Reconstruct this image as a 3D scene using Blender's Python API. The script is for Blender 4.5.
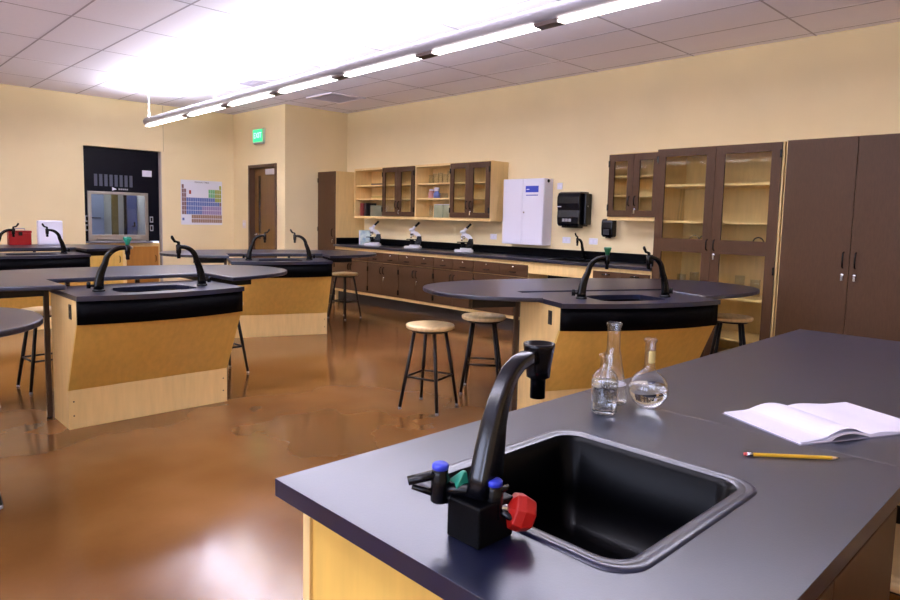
import bpy, bmesh, math, random
from mathutils import Vector, Matrix
random.seed(7)
PI = math.pi
for o in list(bpy.data.objects):
    bpy.data.objects.remove(o, do_unlink=True)
scene = bpy.context.scene
COL = scene.collection

# ------------------------------------------------------------------ camera
cd = bpy.data.cameras.new('camera')
cam = bpy.data.objects.new('camera', cd)
COL.objects.link(cam)
scene.camera = cam
FPX, YAW, PITCH, ROLL = 660.8, math.radians(44.313), math.radians(-5.331), math.radians(1.325)
cd.sensor_width = 36.0
cd.lens = FPX / 900 * 36.0
cd.shift_y = -19.27 / 900
cd.clip_start = 0.05
fwd = Vector((math.sin(YAW) * math.cos(PITCH), math.cos(YAW) * math.cos(PITCH), math.sin(PITCH)))
rt = Vector((math.cos(YAW), -math.sin(YAW), 0))
up = rt.cross(fwd)
rt, up = math.cos(ROLL) * rt + math.sin(ROLL) * up, -math.sin(ROLL) * rt + math.cos(ROLL) * up
m = Matrix((rt, up, -fwd)).transposed().to_4x4()
m.translation = (0, 0, 1.363)
cam.matrix_world = m

# ------------------------------------------------------------------ view + world
vs = scene.view_settings
vs.view_transform = 'Standard'
vs.look = 'None'
vs.gamma = 1.0
vs.use_curve_mapping = False
vs.exposure = 0.95
w = bpy.data.worlds.new('world')
scene.world = w
w.use_nodes = True
w.node_tree.nodes['Background'].inputs[0].default_value = (0.62, 0.70, 1.0, 1)
w.node_tree.nodes['Background'].inputs[1].default_value = 1.0

# ------------------------------------------------------------------ room numbers
XR, XL, YN, YB, YF, XD, HC = 6.729, -3.3, -2.6, 9.488, 11.259, 5.529, 3.117
UP_W, SIDE_W = 185.0, 40.0
LAMP_ROWS = (3.53, -0.70)
LAMP_SKEW = -.026


def area_light(name, loc, rot, sx, sy, power, color):
    l = bpy.data.lights.new(name, 'AREA')
    l.shape = 'RECTANGLE'
    l.size, l.size_y = sx, sy
    l.energy = power
    l.color = color
    o = bpy.data.objects.new(name, l)
    o.location = loc
    o.rotation_euler = rot
    COL.objects.link(o)
    return o


# uplight tubes on top of the two pendant rows, added cool lamps in place of daylight at unseen left windows
for lx in LAMP_ROWS:
    area_light('pendant_uplight', (lx, 5.2, 2.745), (PI, 0, LAMP_SKEW), 0.08, 9.8, UP_W, (0.93, 0.93, 1.0))
WIN = [(-1.4, 0.6), (1.2, 3.2)]
for a, b in WIN:
    area_light('window_daylight', (XL + 0.06, (a + b) / 2, 1.75), (0, -PI / 2, 0), 1.5, b - a, SIDE_W, (0.66, 0.72, 1.0))


# ------------------------------------------------------------------ materials
def lin(c):
    return tuple(((v / 255) / 12.92 if v / 255 <= .04045 else ((v / 255 + .055) / 1.055) ** 2.4) for v in c)


MATS = {}


def mat(name, rgb, rough=.5, metal=0., var=0., vscale=8., stretch=None, bump=0., bscale=60., spec=.5, rgb2=None,
        detail=4., emit=0., coat=0.):
    if name in MATS:
        return MATS[name]
    mt = bpy.data.materials.new(name)
    mt.use_nodes = True
    nt = mt.node_tree
    p = nt.nodes['Principled BSDF']
    c = lin(rgb)
    p.inputs['Base Color'].default_value = (*c, 1)
    p.inputs['Roughness'].default_value = rough
    p.inputs['Metallic'].default_value = metal
    p.inputs['Specular IOR Level'].default_value = spec
    p.inputs['Coat Weight'].default_value = coat
    p.inputs['Coat Roughness'].default_value = .08
    if emit:
        p.inputs['Emission Color'].default_value = (*c, 1)
        p.inputs['Emission Strength'].default_value = emit
    if var or bump or rgb2:
        tc = nt.nodes.new('ShaderNodeTexCoord')
        mp = nt.nodes.new('ShaderNodeMapping')
        nt.links.new(tc.outputs['Object'], mp.inputs[0])
        if stretch:
            mp.inputs['Scale'].default_value = stretch
    if var or rgb2:
        n = nt.nodes.new('ShaderNodeTexNoise')
        n.inputs['Scale'].default_value = vscale
        n.inputs['Detail'].default_value = detail
        nt.links.new(mp.outputs[0], n.inputs['Vector'])
        r = nt.nodes.new('ShaderNodeValToRGB')
        r.color_ramp.elements[0].position = .3
        r.color_ramp.elements[1].position = .7
        c2 = lin(rgb2) if rgb2 else tuple(min(1, v * (1 + var)) for v in c)
        c1 = c if rgb2 else tuple(v * (1 - var) for v in c)
        r.color_ramp.elements[0].color = (*c1, 1)
        r.color_ramp.elements[1].color = (*c2, 1)
        nt.links.new(n.outputs['Fac'], r.inputs[0])
        nt.links.new(r.outputs[0], p.inputs['Base Color'])
    if bump:
        n2 = nt.nodes.new('ShaderNodeTexNoise')
        n2.inputs['Scale'].default_value = bscale
        nt.links.new(mp.outputs[0], n2.inputs['Vector'])
        b = nt.nodes.new('ShaderNodeBump')
        b.inputs['Strength'].default_value = bump
        b.inputs['Distance'].default_value = .01
        nt.links.new(n2.outputs['Fac'], b.inputs['Height'])
        nt.links.new(b.outputs[0], p.inputs['Normal'])
    MATS[name] = mt
    return mt


def glass_thin(name, tint=(1, 1, 1), gloss=1.0, frost=0.0):
    mt = bpy.data.materials.new(name)
    mt.use_nodes = True
    nt = mt.node_tree
    nt.nodes.remove(nt.nodes['Principled BSDF'])
    tr = nt.nodes.new('ShaderNodeBsdfTransparent')
    tr.inputs[0].default_value = (*tint, 1)
    gl = nt.nodes.new('ShaderNodeBsdfGlossy')
    gl.inputs['Roughness'].default_value = .04
    lw = nt.nodes.new('ShaderNodeLayerWeight')
    fr = nt.nodes.new('ShaderNodeMath')
    fr.operation = 'POWER'
    fr.inputs[1].default_value = 4.0
    nt.links.new(lw.outputs['Facing'], fr.inputs[0])
    mu = nt.nodes.new('ShaderNodeMath')
    mu.operation = 'MULTIPLY_ADD'
    mu.inputs[1].default_value = gloss
    mu.inputs[2].default_value = frost
    mx = nt.nodes.new('ShaderNodeMixShader')
    nt.links.new(fr.outputs[0], mu.inputs[0])
    nt.links.new(mu.outputs[0], mx.inputs[0])
    nt.links.new(tr.outputs[0], mx.inputs[1])
    nt.links.new(gl.outputs[0], mx.inputs[2])
    nt.links.new(mx.outputs[0], nt.nodes['Material Output'].inputs[0])
    return mt


def glass_solid(name, color, ior, rough=0.0):
    mt = bpy.data.materials.new(name)
    mt.use_nodes = True
    p = mt.node_tree.nodes['Principled BSDF']
    p.inputs['Base Color'].default_value = (*color, 1)
    p.inputs['Transmission Weight'].default_value = 1
    p.inputs['IOR'].default_value = ior
    p.inputs['Roughness'].default_value = rough
    return mt


WALL = mat('cream_paint', (234, 214, 168), .75, var=.03, vscale=1.5, bump=.05, bscale=150)
CEIL = mat('ceiling_tile_white', (240, 237, 255), .9, var=.02, vscale=120, bump=.1, bscale=220)
GRID = mat('ceiling_grid_grey', (172, 166, 188), .6)
WOOD = mat('maple_veneer', (220, 178, 88), .42, var=.07, vscale=5, stretch=(6, 6, .6), coat=.15)
WOODX = mat('maple_trim', (230, 196, 132), .42, var=.06, vscale=5, stretch=(6, 6, .8), coat=.15)
SEATW = mat('stool_seat_maple', (238, 206, 150), .4, var=.1, vscale=7, stretch=(1, 8, 1), coat=.2)
BROWN = mat('brown_laminate', (77, 52, 32), .45, var=.12, vscale=60, stretch=(3, 3, .35), spec=.22)
RESIN = mat('black_epoxy_resin', (17, 22, 46), .29, var=.2, vscale=7, bump=.02, bscale=300, spec=.85)
RESIN2 = mat('black_resin_apron', (3, 3, 6), .5, spec=.06)
BASIN = mat('black_sink_resin', (2, 2, 4), .5, spec=.1)
BLACK = mat('black_plastic', (4, 4, 7), .25, spec=.3)
BMETAL = mat('black_powdercoat', (9, 8, 11), .4, spec=.4)
LEGM = mat('bronze_steel', (62, 46, 36), .42, metal=.3)
CHROME = mat('chrome', (210, 210, 214), .18, metal=1.)
STEEL = mat('brushed_steel', (176, 170, 160), .35, metal=.8)
WHITE = mat('white_enamel', (226, 224, 238), .35)
PAPER = mat('white_paper', (236, 232, 246), .8)
TOE = mat('toe_kick_black', (38, 32, 30), .5)
GREENK = mat('green_knob', (30, 130, 104), .35)
REDK = mat('red_knob', (172, 26, 18), .35)
BLUEK = mat('blue_cap', (52, 66, 200), .35)
GREY = mat('grey_plastic', (150, 150, 156), .4)
LENS = mat('lamp_lens', (255, 250, 248), .4, emit=9.0)
ALU = mat('pendant_white_metal', (136, 130, 134), .4)
BRK = mat('pendant_bracket', (84, 68, 64), .5)
PANE = glass_thin('cabinet_pane', (.95, .96, .92), .8, .02)
WARE = glass_thin('glassware', (.95, .97, .97), .8, .06)
GLASS = glass_thin('clear_glass', (.985, .99, .99), 1.0, .06)
WATER = glass_solid('water', (.97, .98, .99), 1.333)


def floor_material():
    mt = bpy.data.materials.new('polished_stained_concrete')
    mt.use_nodes = True
    nt = mt.node_tree
    p = nt.nodes['Principled BSDF']
    tc = nt.nodes.new('ShaderNodeTexCoord')

    def noise(s, d=5, rgh=.6):
        n = nt.nodes.new('ShaderNodeTexNoise')
        n.inputs['Scale'].default_value = s
        n.inputs['Detail'].default_value = d
        n.inputs['Roughness'].default_value = rgh
        nt.links.new(tc.outputs['Object'], n.inputs['Vector'])
        return n

    def ramp(n, stops):
        r = nt.nodes.new('ShaderNodeValToRGB')
        e = r.color_ramp.elements
        e[0].position, e[0].color = stops[0][0], (*lin(stops[0][1]), 1)
        e[1].position, e[1].color = stops[-1][0], (*lin(stops[-1][1]), 1)
        for s in stops[1:-1]:
            k = e.new(s[0])
            k.color = (*lin(s[1]), 1)
        nt.links.new(n.outputs['Fac'], r.inputs[0])
        return r
    a = ramp(noise(1.1, 2.5, .5), [(.3, (98, 62, 28)), (.5, (116, 76, 38)), (.72, (138, 96, 56))])
    b = ramp(noise(24, 4, .7), [(.3, (150, 150, 150)), (.55, (220, 220, 220)), (.8, (255, 250, 240))])
    mx = nt.nodes.new('ShaderNodeMix')
    mx.data_type = 'RGBA'
    mx.blend_type = 'MULTIPLY'
    mx.inputs['Factor'].default_value = .07
    nt.links.new(a.outputs[0], mx.inputs['A'])
    nt.links.new(b.outputs[0], mx.inputs['B'])
    nt.links.new(mx.outputs['Result'], p.inputs['Base Color'])
    rr = nt.nodes.new('ShaderNodeMapRange')
    rr.inputs['To Min'].default_value = .13
    rr.inputs['To Max'].default_value = .15
    n3 = noise(2.2, 5)
    nt.links.new(n3.outputs['Fac'], rr.inputs['Value'])
    nt.links.new(rr.outputs[0], p.inputs['Roughness'])
    p.inputs['Specular IOR Level'].default_value = .42
    return mt


FLOOR = floor_material()


# ------------------------------------------------------------------ mesh helpers
class MB:
    """Collects shapes into one mesh."""

    def __init__(s):
        s.v, s.f, s.sm = [], [], []

    def add(s, vs_, fs, smooth=False):
        n = len(s.v)
        s.v += [tuple(q) for q in vs_]
        s.f += [tuple(i + n for i in q) for q in fs]
        s.sm += [smooth] * len(fs)
        return s

    def box(s, x0, x1, y0, y1, z0, z1):
        x0, x1 = min(x0, x1), max(x0, x1)
        y0, y1 = min(y0, y1), max(y0, y1)
        z0, z1 = min(z0, z1), max(z0, z1)
        return s.add([(x0, y0, z0), (x1, y0, z0), (x1, y1, z0), (x0, y1, z0), (x0, y0, z1), (x1, y0, z1), (x1, y1, z1), (x0, y1, z1)],
                     [(0, 3, 2, 1), (4, 5, 6, 7), (0, 1, 5, 4), (1, 2, 6, 5), (2, 3, 7, 6), (3, 0, 4, 7)])

    def prism(s, poly, a, b, axis='z', smooth=False):
        """poly in the plane across the axis: z -> (x,y), x -> (y,z), y -> (x,z)"""
        def P(p, t):
            return {'z': (p[0], p[1], t), 'x': (t, p[0], p[1]), 'y': (p[0], t, p[1])}[axis]
        n = len(poly)
        vs_ = [P(p, a) for p in poly] + [P(p, b) for p in poly]
        fs = [tuple(range(n))[::-1], tuple(range(n, 2 * n))]
        s.add(vs_, fs)
        k = len(s.v) - 2 * n
        for i in range(n):
            j = (i + 1) % n
            s.f.append((k + i, k + j, k + n + j, k + n + i))
            s.sm.append(smooth)
        return s

    def ring(s, outer, inner, z0, z1):
        """slab with a hole; outer and inner are lists of equal length"""
        n = len(outer)
        vs_ = [(x, y, z0) for x, y in outer] + [(x, y, z0) for x, y in inner] + [(x, y, z1) for x, y in outer] + [(x, y, z1) for x, y in inner]
        fs = []
        for i in range(n):
            j = (i + 1) % n
            fs += [(i, n + i, n + j, j), (2 * n + i, 2 * n + j, 3 * n + j, 3 * n + i), (i, j, 2 * n + j, 2 * n + i), (n + i, 3 * n + i, 3 * n + j, n + j)]
        return s.add(vs_, fs)

    def lathe(s, prof, c=(0, 0, 0), seg=20, M=None, smooth=True):
        vs_, fs = [], []
        for r, z in prof:
            for k in range(seg):
                t = 2 * PI * k / seg
                vs_.append((r * math.cos(t), r * math.sin(t), z))
        n = len(prof)
        for i in range(n - 1):
            for k in range(seg):
                l = (k + 1) % seg
                fs.append((i * seg + k, i * seg + l, (i + 1) * seg + l, (i + 1) * seg + k))
        if prof[0][0] > 1e-6:
            fs.append(tuple(range(seg))[::-1])
        if prof[-1][0] > 1e-6:
            fs.append(tuple((n - 1) * seg + k for k in range(seg)))
        vv = [Vector(q) for q in vs_]
        if M is not None:
            vv = [M @ q for q in vv]
        return s.add([q + Vector(c) for q in vv], fs, smooth)

    def sweep(s, pts, rad, seg=10, side=None, sq=None, smooth=True):
        """tube along pts; rad = number, list of numbers or list of (side, normal) sizes; sq = superellipse power"""
        pts = [Vector(p) for p in pts]
        n = len(pts)
        if not isinstance(rad, (list, tuple)):
            rad = [rad] * n
        vs_, fs = [], []
        prev = None
        for i, p in enumerate(pts):
            t = (pts[min(i + 1, n - 1)] - pts[max(i - 1, 0)]).normalized()
            if side is not None:
                a = Vector(side)
                a = (a - t * a.dot(t)).normalized()
            else:
                a = prev if prev is not None else (Vector((0, 0, 1)) if abs(t.z) < .9 else Vector((1, 0, 0)))
                a = (a - t * a.dot(t)).normalized()
                prev = a
            b = t.cross(a)
            ra, rb = rad[i] if isinstance(rad[i], (list, tuple)) else (rad[i], rad[i])
            for k in range(seg):
                th = 2 * PI * (k + .5) / seg
                cc, ss = math.cos(th), math.sin(th)
                if sq:
                    cc = math.copysign(abs(cc) ** (2 / sq), cc)
                    ss = math.copysign(abs(ss) ** (2 / sq), ss)
                vs_.append(p + a * ra * cc + b * rb * ss)
        for i in range(n - 1):
            for k in range(seg):
                l = (k + 1) % seg
                fs.append((i * seg + k, i * seg + l, (i + 1) * seg + l, (i + 1) * seg + k))
        fs.append(tuple(range(seg))[::-1])
        fs.append(tuple((n - 1) * seg + k for k in range(seg)))
        return s.add(vs_, fs, smooth)

    def build(s, name, material, parent=None, bevel=0., world=True, bseg=2, seg_angle=40):
        me = bpy.data.meshes.new(name)
        off = Vector((0, 0, 0))
        if parent is not None and world:
            q = parent
            while q is not None:
                off += q.location
                q = q.parent
        me.from_pydata([tuple(Vector(q) - off) for q in s.v], [], s.f)
        for i, p in enumerate(me.polygons):
            p.use_smooth = s.sm[i]
        bm = bmesh.new()
        bm.from_mesh(me)
        bmesh.ops.recalc_face_normals(bm, faces=bm.faces)
        if bevel:
            es = [e for e in bm.edges if len(e.link_faces) == 2 and e.calc_face_angle(0) > math.radians(seg_angle)]
            bmesh.ops.bevel(bm, geom=es, offset=bevel, segments=bseg, affect='EDGES', profile=.5, clamp_overlap=True)
        bm.to_mesh(me)
        bm.free()
        me.materials.append(material)
        o = bpy.data.objects.new(name, me)
        COL.objects.link(o)
        if parent is not None:
            o.parent = parent
        return o


def tag(o, label, cat, group=None):
    o['label'] = label
    o['category'] = cat
    if group:
        o['group'] = group
    return o


def thing(name, label, cat, loc=(0, 0, 0), rz=0., group=None):
    o = bpy.data.objects.new(name, None)
    o.empty_display_size = .1
    COL.objects.link(o)
    o.location = loc
    o.rotation_euler = (0, 0, rz)
    return tag(o, label, cat, group)


def struct(o):
    o['kind'] = 'structure'
    return o


def copy_tree(o, parent=None):
    c = o.copy()
    COL.objects.link(c)
    c.parent = parent
    for ch in list(o.children):
        copy_tree(ch, c)
    return c


def rrect(x0, x1, y0, y1, r, n=5):
    p = []
    for cx, cy, a in ((x1 - r, y1 - r, 0), (x0 + r, y1 - r, 1), (x0 + r, y0 + r, 2), (x1 - r, y0 + r, 3)):
        for k in range(n + 1):
            t = PI / 2 * (a + k / n)
            p.append((cx + r * math.cos(t), cy + r * math.sin(t)))
    return p


def text_mesh(name, body, size, material, loc, rot, parent, extrude=.0006):
    cu = bpy.data.curves.new(name, 'FONT')
    cu.body = body
    cu.size = size
    cu.extrude = extrude
    cu.align_x = 'CENTER'
    cu.align_y = 'CENTER'
    t = bpy.data.objects.new(name, cu)
    COL.objects.link(t)
    bpy.context.view_layer.update()
    me = bpy.data.meshes.new_from_object(t.evaluated_get(bpy.context.evaluated_depsgraph_get()))
    bpy.data.objects.remove(t, do_unlink=True)
    me.materials.clear()
    me.materials.append(material)
    o = bpy.data.objects.new(name, me)
    COL.objects.link(o)
    off = Vector((0, 0, 0))
    q = parent
    while q is not None:
        off += q.location
        q = q.parent
    o.parent = parent
    o.location = Vector(loc) - off
    o.rotation_euler = rot
    return o


# ================================================================== SETTING
struct(MB().box(XL, XR, YN, YF, -.12, 0).build('floor', FLOOR))
struct(MB().box(XR, XR + .15, YN, YB + .15, 0, HC + .1).build('wall_right', WALL))
struct(MB().box(XD, XR, YB, YB + .15, 0, HC + .1).build('wall_back_right', WALL))
struct(MB().box(XL - .15, XR + .15, YN - .15, YN, 0, HC + .1).build('wall_front', WALL))
# hood wall with the recess for the fume hood
HX0, HX1, HZ1 = 3.10, 4.27, 2.36
mb = MB()
mb.box(XL, HX0, YF, YF + .15, 0, HC + .1)
mb.box(HX1, XD + .15, YF, YF + .15, 0, HC + .1)
mb.box(HX0, HX1, YF, YF + .15, HZ1, HC + .1)
struct(mb.build('wall_back_left', WALL))
# wall with the door, facing left
DY0, DY1, DZ = 9.74, 10.68, 2.20
mb = MB()
mb.box(XD, XD + .15, YB + .15, DY0, 0, HC + .1)
mb.box(XD, XD + .15, DY1, YF, 0, HC + .1)
mb.box(XD, XD + .15, DY0, DY1, DZ, HC + .1)
struct(mb.build('wall_door_side', WALL))
struct(MB().box(4.302, 4.307, YF - .002, YF + .001, HZ1 + .002, HC - .012).build('trim_1', mat('wall_joint', (150, 132, 104), .8)))
# left wall outside the frame; its windows are added for the cool side light
mb = MB()
ys = [YN]
for a, b in WIN:
    mb.box(XL - .15, XL, ys[-1], a, 0, HC + .1)
    mb.box(XL - .15, XL, a, b, 0, 1.0)
    mb.box(XL - .15, XL, a, b, 2.5, HC + .1)
    ys.append(b)
mb.box(XL - .15, XL, ys[-1], YF + .15, 0, HC + .1)
struct(mb.build('wall_left', WALL))
for i, (a, b) in enumerate(WIN):
    wf = struct(MB().box(XL - .1, XL - .05, a, a + .05, 1.0, 2.5).box(XL - .1, XL - .05, b - .05, b, 1.0, 2.5)
                .box(XL - .1, XL - .05, a + .05, b - .05, 1.0, 1.05).box(XL - .1, XL - .05, a + .05, b - .05, 2.45, 2.5)
                .box(XL - .1, XL - .05, (a + b) / 2 - .025, (a + b) / 2 + .025, 1.05, 2.45).build('window_%d' % (i + 1), STEEL))
    for c, d in ((a + .05, (a + b) / 2 - .025), ((a + b) / 2 + .025, b - .05)):
        MB().box(XL - .08, XL - .074, c, d, 1.05, 2.45).build('pane', PANE, wf)

# ceiling: a slab, T-bar grid and single lay-in tiles
ceil = struct(MB().box(XL, XR, YN, YF, HC, HC + .1).build('ceiling', mat('ceiling_void', (214, 206, 222), .9)))
gx = sorted([6.02 - .60 * k for k in range(-1, 17)])
gy = sorted([4.50 + 1.17 * k for k in range(-7, 7)])
gx = [XL] + [g for g in gx if XL + .05 < g < XR - .05] + [XR]
gy = [YN] + [g for g in gy if YN + .05 < g < YF - .05] + [YF]
mb = MB()
for g in gx[1:-1]:
    mb.box(g - .008, g + .008, YN, YF, HC - .0055, HC)
for g in gy[1:-1]:
    mb.box(XL, XR, g - .008, g + .008, HC - .0054, HC)
mb.build('ceiling_grid', GRID, ceil)
VENT1, VENT2 = (4.20, 4.80, 8.03, 8.60), (5.42, 6.02, 8.03, 8.70)
tm = {}
for i in range(len(gx) - 1):
    for j in range(len(gy) - 1):
        x0, x1, y0, y1 = gx[i] + .008, gx[i + 1] - .008, gy[j] + .008, gy[j + 1] - .008
        if x0 > XD and y0 > YB:
            continue
        key = (round(x1 - x0, 3), round(y1 - y0, 3))
        if key not in tm:
            t = MB().box(-key[0] / 2, key[0] / 2, -key[1] / 2, key[1] / 2, -.004, 0).build('ceiling_tile', CEIL, ceil, world=False)
            tm[key] = t.data
        else:
            t = bpy.data.objects.new('ceiling_tile', tm[key])
            COL.objects.link(t)
            t.parent = ceil
        t.location = ((x0 + x1) / 2, (y0 + y1) / 2, HC)

for (x0, x1, y0, y1), lab, colr, n in ((VENT1, 'pale square louvred supply vent in the ceiling beside the pendant lamp', (232, 226, 240), 5),
                                       (VENT2, 'grey return grille in the ceiling near the corner above the tall cabinet', (240, 234, 248), 12)):
    v = thing('ceiling_vent', lab, 'vent', ((x0 + x1) / 2, (y0 + y1) / 2, HC - .03))
    vm = mat('vent_metal_%d' % n, colr, .5)
    MB().ring([(x0, y0), (x1, y0), (x1, y1), (x0, y1)], [(x0 + .035, y0 + .035), (x1 - .035, y0 + .035), (x1 - .035, y1 - .035), (x0 + .035, y1 - .035)], HC - .022, HC - .0056).build('frame', vm, v)
    MB().box(x0 + .035, x1 - .035, y0 + .035, y1 - .035, HC - .0066, HC - .0056).build('backing', mat('vent_dark', (222, 216, 232), .8), v)
    for k in range(n):
        yy = y0 + .05 + (y1 - y0 - .1) * (k + .5) / n
        MB().prism([(yy - .016, HC - .019), (yy + .012, HC - .008), (yy + .016, HC - .009), (yy - .012, HC - .021)], x0 + .036, x1 - .036, 'x').build('slat', vm, v)

# door in the side wall
DFR = mat('door_frame_bronze', (84, 58, 40), .45)
door = struct(MB().box(XD - .02, XD + .13, DY0, DY0 + .05, 0, DZ).box(XD - .02, XD + .13, DY1 - .05, DY1, 0, DZ)
              .box(XD - .02, XD + .13, DY0 + .05, DY1 - .05, DZ - .05, DZ).build('door_1', DFR))
leaf = MB().box(XD + .08, XD + .12, DY0 + .052, DY1 - .052, .01, DZ - .052).build('door_leaf', mat('oak_door', (108, 74, 24), .4, var=.12, vscale=6, stretch=(5, 5, .5), coat=.2), door)
MB().box(XD + .074, XD + .079, DY1 - .26, DY1 - .19, .95, 2.02).build('vision_panel', mat('dark_glazing', (58, 40, 26), .15), leaf)
MB().box(XD + .02, XD + .078, DY0 + .10, DY0 + .42, DZ - .17, DZ - .075).build('door_closer', mat('closer_silver', (184, 180, 188), .35, metal=.4), leaf, bevel=.006)
MB().sweep([(XD + .078, DY1 - .11, 1.02), (XD + .03, DY1 - .11, 1.02), (XD + .028, DY1 - .14, 1.02), (XD + .028, DY1 - .23, 1.02)], .011, 8).build('lever_handle', CHROME, leaf)
MB().lathe([(.028, 0), (.028, .006), (.02, .01)], (XD + .078, DY1 - .11, 1.02), 16, Matrix.Rotation(-PI / 2, 3, 'Y')).build('rosette', CHROME, leaf)

# ================================================================== PENDANT LAMPS
def pendant(x, label):
    p = thing('pendant_lamp', label, 'lamp', (x, 5.2, 2.608), LAMP_SKEW)
    y0, y1 = -5.1, 4.97
    prof = [(.056 * math.cos(2 * PI * k / 20), .070 + .056 * math.sin(2 * PI * k / 20)) for k in range(20)]
    MB().prism(prof, y0, y1, 'y', True).build('housing', ALU, p, world=False)
    MB().box(-.012, .012, y0 + .02, y1 - .02, .008, .016).build('spine', BRK, p, world=False)
    seg = 1.19
    for k in range(9):
        b = y1 - .03 - (k * seg + .40 if k else 0)
        a = y1 - .03 - (k + 1) * seg - .40 + .19
        if a < y0 + .19:
            break
        MB().prism([(-.036, .008), (-.032, -.002), (.032, -.002), (.036, .008)], a, b, 'y').build('lens', LENS, p, world=False)
        MB().prism([(-.046, .018), (-.042, -.005), (.042, -.005), (.046, .018)], a - .187, a - .003, 'y').build('bracket', BRK, p, world=False)
    for yy in (4.88, 2.6, .2, -2.2, -4.6):
        r = MB().sweep([(0, yy, .125), (0, yy, HC - .012 - 2.608)], .009, 8).build('suspension_rod', WHITE, p, world=False)
        MB().lathe([(.05, HC - .014 - 2.608), (.05, HC - .0056 - 2.608)], (0, yy, 0), 16).build('canopy', WHITE, r, world=False)
    return p


pendant(LAMP_ROWS[0], 'long white pendant lamp hung over the oval lab tables')
pendant(LAMP_ROWS[1], 'long white pendant lamp hung near the windows')

# ================================================================== RIGHT WALL CASEWORK
XT = 6.144


def bow_handle(x, y, z, length, vertical, parent, world=True):
    mb = MB()
    h = length / 2
    d = .028
    if vertical:
        pts = [(x, y, z - h), (x - d * .8, y, z - h + .008), (x - d, y, z - h * .4), (x - d, y, z + h * .4), (x - d * .8, y, z + h - .008), (x, y, z + h)]
    else:
        pts = [(x, y - h, z), (x - d * .8, y - h + .008, z), (x - d, y - h * .4, z), (x - d, y + h * .4, z), (x - d * .8, y + h - .008, z), (x, y + h, z)]
    return mb.sweep(pts, .0065, 8).build('handle', BLACK, parent)


def lock(x, y, z, parent, key=False):
    o = MB().lathe([(.014, 0), (.014, .009), (.010, .012)], (x, y, z), 12, Matrix.Rotation(-PI / 2, 3, 'Y')).build('lock', CHROME, parent)
    if key:
        MB().box(x - .016, x - .012, y - .008, y + .008, z - .045, z - .006).build('key', CHROME, o if False else parent)
    return o


def hinge(x, y, z, parent):
    return MB().box(x - .008, x + .012, y - .009, y + .009, z - .035, z + .035).build('hinge', BLACK, parent, bevel=.003)


def base_cabinet(y0, y1, label, drawer_z=(.692, .838), doors=True, group=None):
    """y0 > y1: far end, near end"""
    c = thing('base_cabinet', label, 'cabinet', ((XT + XR) / 2, (y0 + y1) / 2, 0), 0, group)
    MB().box(XT, XR - .002, y1 + .001, y0 - .001, .165, .882).build('body', WOODX, c)
    MB().box(XT + .07, XR - .01, y1 + .001, y0 - .001, 0, .164).build('toe_kick', TOE, c)
    mid = (y0 + y1) / 2
    for a, b in ((y0 - .008, mid + .002), (mid - .002, y1 + .008)):
        d = MB().box(XT - .019, XT - .001, b, a, *drawer_z).build('drawer', BROWN, c, bevel=.002)
        yc = (a + b) / 2
        bow_handle(XT - .019, yc, drawer_z[0] + .05, .09, False, d)
        lock(XT - .019, yc, drawer_z[1] - .035, d)
    if doors:
        for s, (a, b) in enumerate(((y0 - .008, mid + .002), (mid - .002, y1 + .008))):
            d = MB().box(XT - .019, XT - .001, b, a, .208, drawer_z[0] - .007).build('door', BROWN, c, bevel=.002)
            hy = mid + .035 if s == 0 else mid - .035
            bow_handle(XT - .019, hy, .575, .10, True, d)
            if s == 1:
                lock(XT - .019, hy, .47, d, True)
            ye = y0 - .006 if s == 0 else y1 + .006
            for z in (.28, .58):
                hinge(XT - .019, ye, z, d)
    return c


base_cabinet(8.978, 8.080, 'brown two-door base cabinet beside the tall corner cabinet', group='base cabinets along the wall counter')
base_cabinet(8.080, 7.350, 'brown base cabinet below the first microscope from the tall corner cabinet', group='base cabinets along the wall counter')
base_cabinet(7.350, 6.606, 'brown base cabinet below the middle microscope', group='base cabinets along the wall counter')
base_cabinet(6.606, 5.846, 'brown base cabinet below the microscope nearest the white wall cabinet', group='base cabinets along the wall counter')
base_cabinet(5.846, 4.960, 'brown base cabinet with two wide drawers under the white wall cabinet', group='base cabinets along the wall counter')
sk = thing('sink_apron_unit', 'pale wood apron panel over the open knee space below the counter sink', 'cabinet', ((XT + XR) / 2, 4.51, 0))
MB().box(XT, XT + .02, 4.06, 4.958, .742, .882).build('apron_panel', WOODX, sk, bevel=.002)
MB().box(XT, XR - .01, 4.06, 4.078, .742 - .74, .74).build('side_panel', WOODX, sk)
MB().box(XR - .04, XR - .02, 4.08, 4.958, .165, .882).build('back_panel', WOODX, sk)
base_cabinet(4.058, 3.364, 'brown base cabinet with shallow drawers next to the tall glass-door cabinet', drawer_z=(.760, .842), group='base cabinets along the wall counter')

# counter worktop with sink cut-out and backsplash
CX0, CX1, SY0, SY1 = 6.105, XR - .001, 4.22, 4.75
top = thing('wall_counter_worktop', 'long black resin worktop with backsplash along the cream wall', 'worktop', (6.42, 6.17, .883))
mb = MB()
mb.box(CX0, CX1, SY1, 8.977, .8835, .916)
mb.box(CX0, CX1, 3.363, SY0, .8835, .916)
mb.box(CX0, 6.22, SY0, SY1, .8835, .916)
mb.box(6.60, CX1, SY0, SY1, .8835, .916)
mb.build('slab', RESIN, top)
MB().box(XR - .022, XR - .001, 3.363, 8.977, .9165, 1.02).build('backsplash', RESIN2, top, bevel=.003)
MB().box(6.16, XR - .023, 8.957, 8.977, .9165, 1.02).build('side_splash', RESIN2, top, bevel=.003)
mb = MB()
mb.ring(rrect(6.205, 6.615, SY0 - .015, SY1 + .015, .03), rrect(6.225, 6.595, SY0 + .006, SY1 - .006, .03), .9165, .920)
mb.ring(rrect(6.2215, 6.5985, SY0 + .0025, SY1 - .0025, .03), rrect(6.23, 6.59, SY0 + .01, SY1 - .01, .03), .70, .9165)
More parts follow.
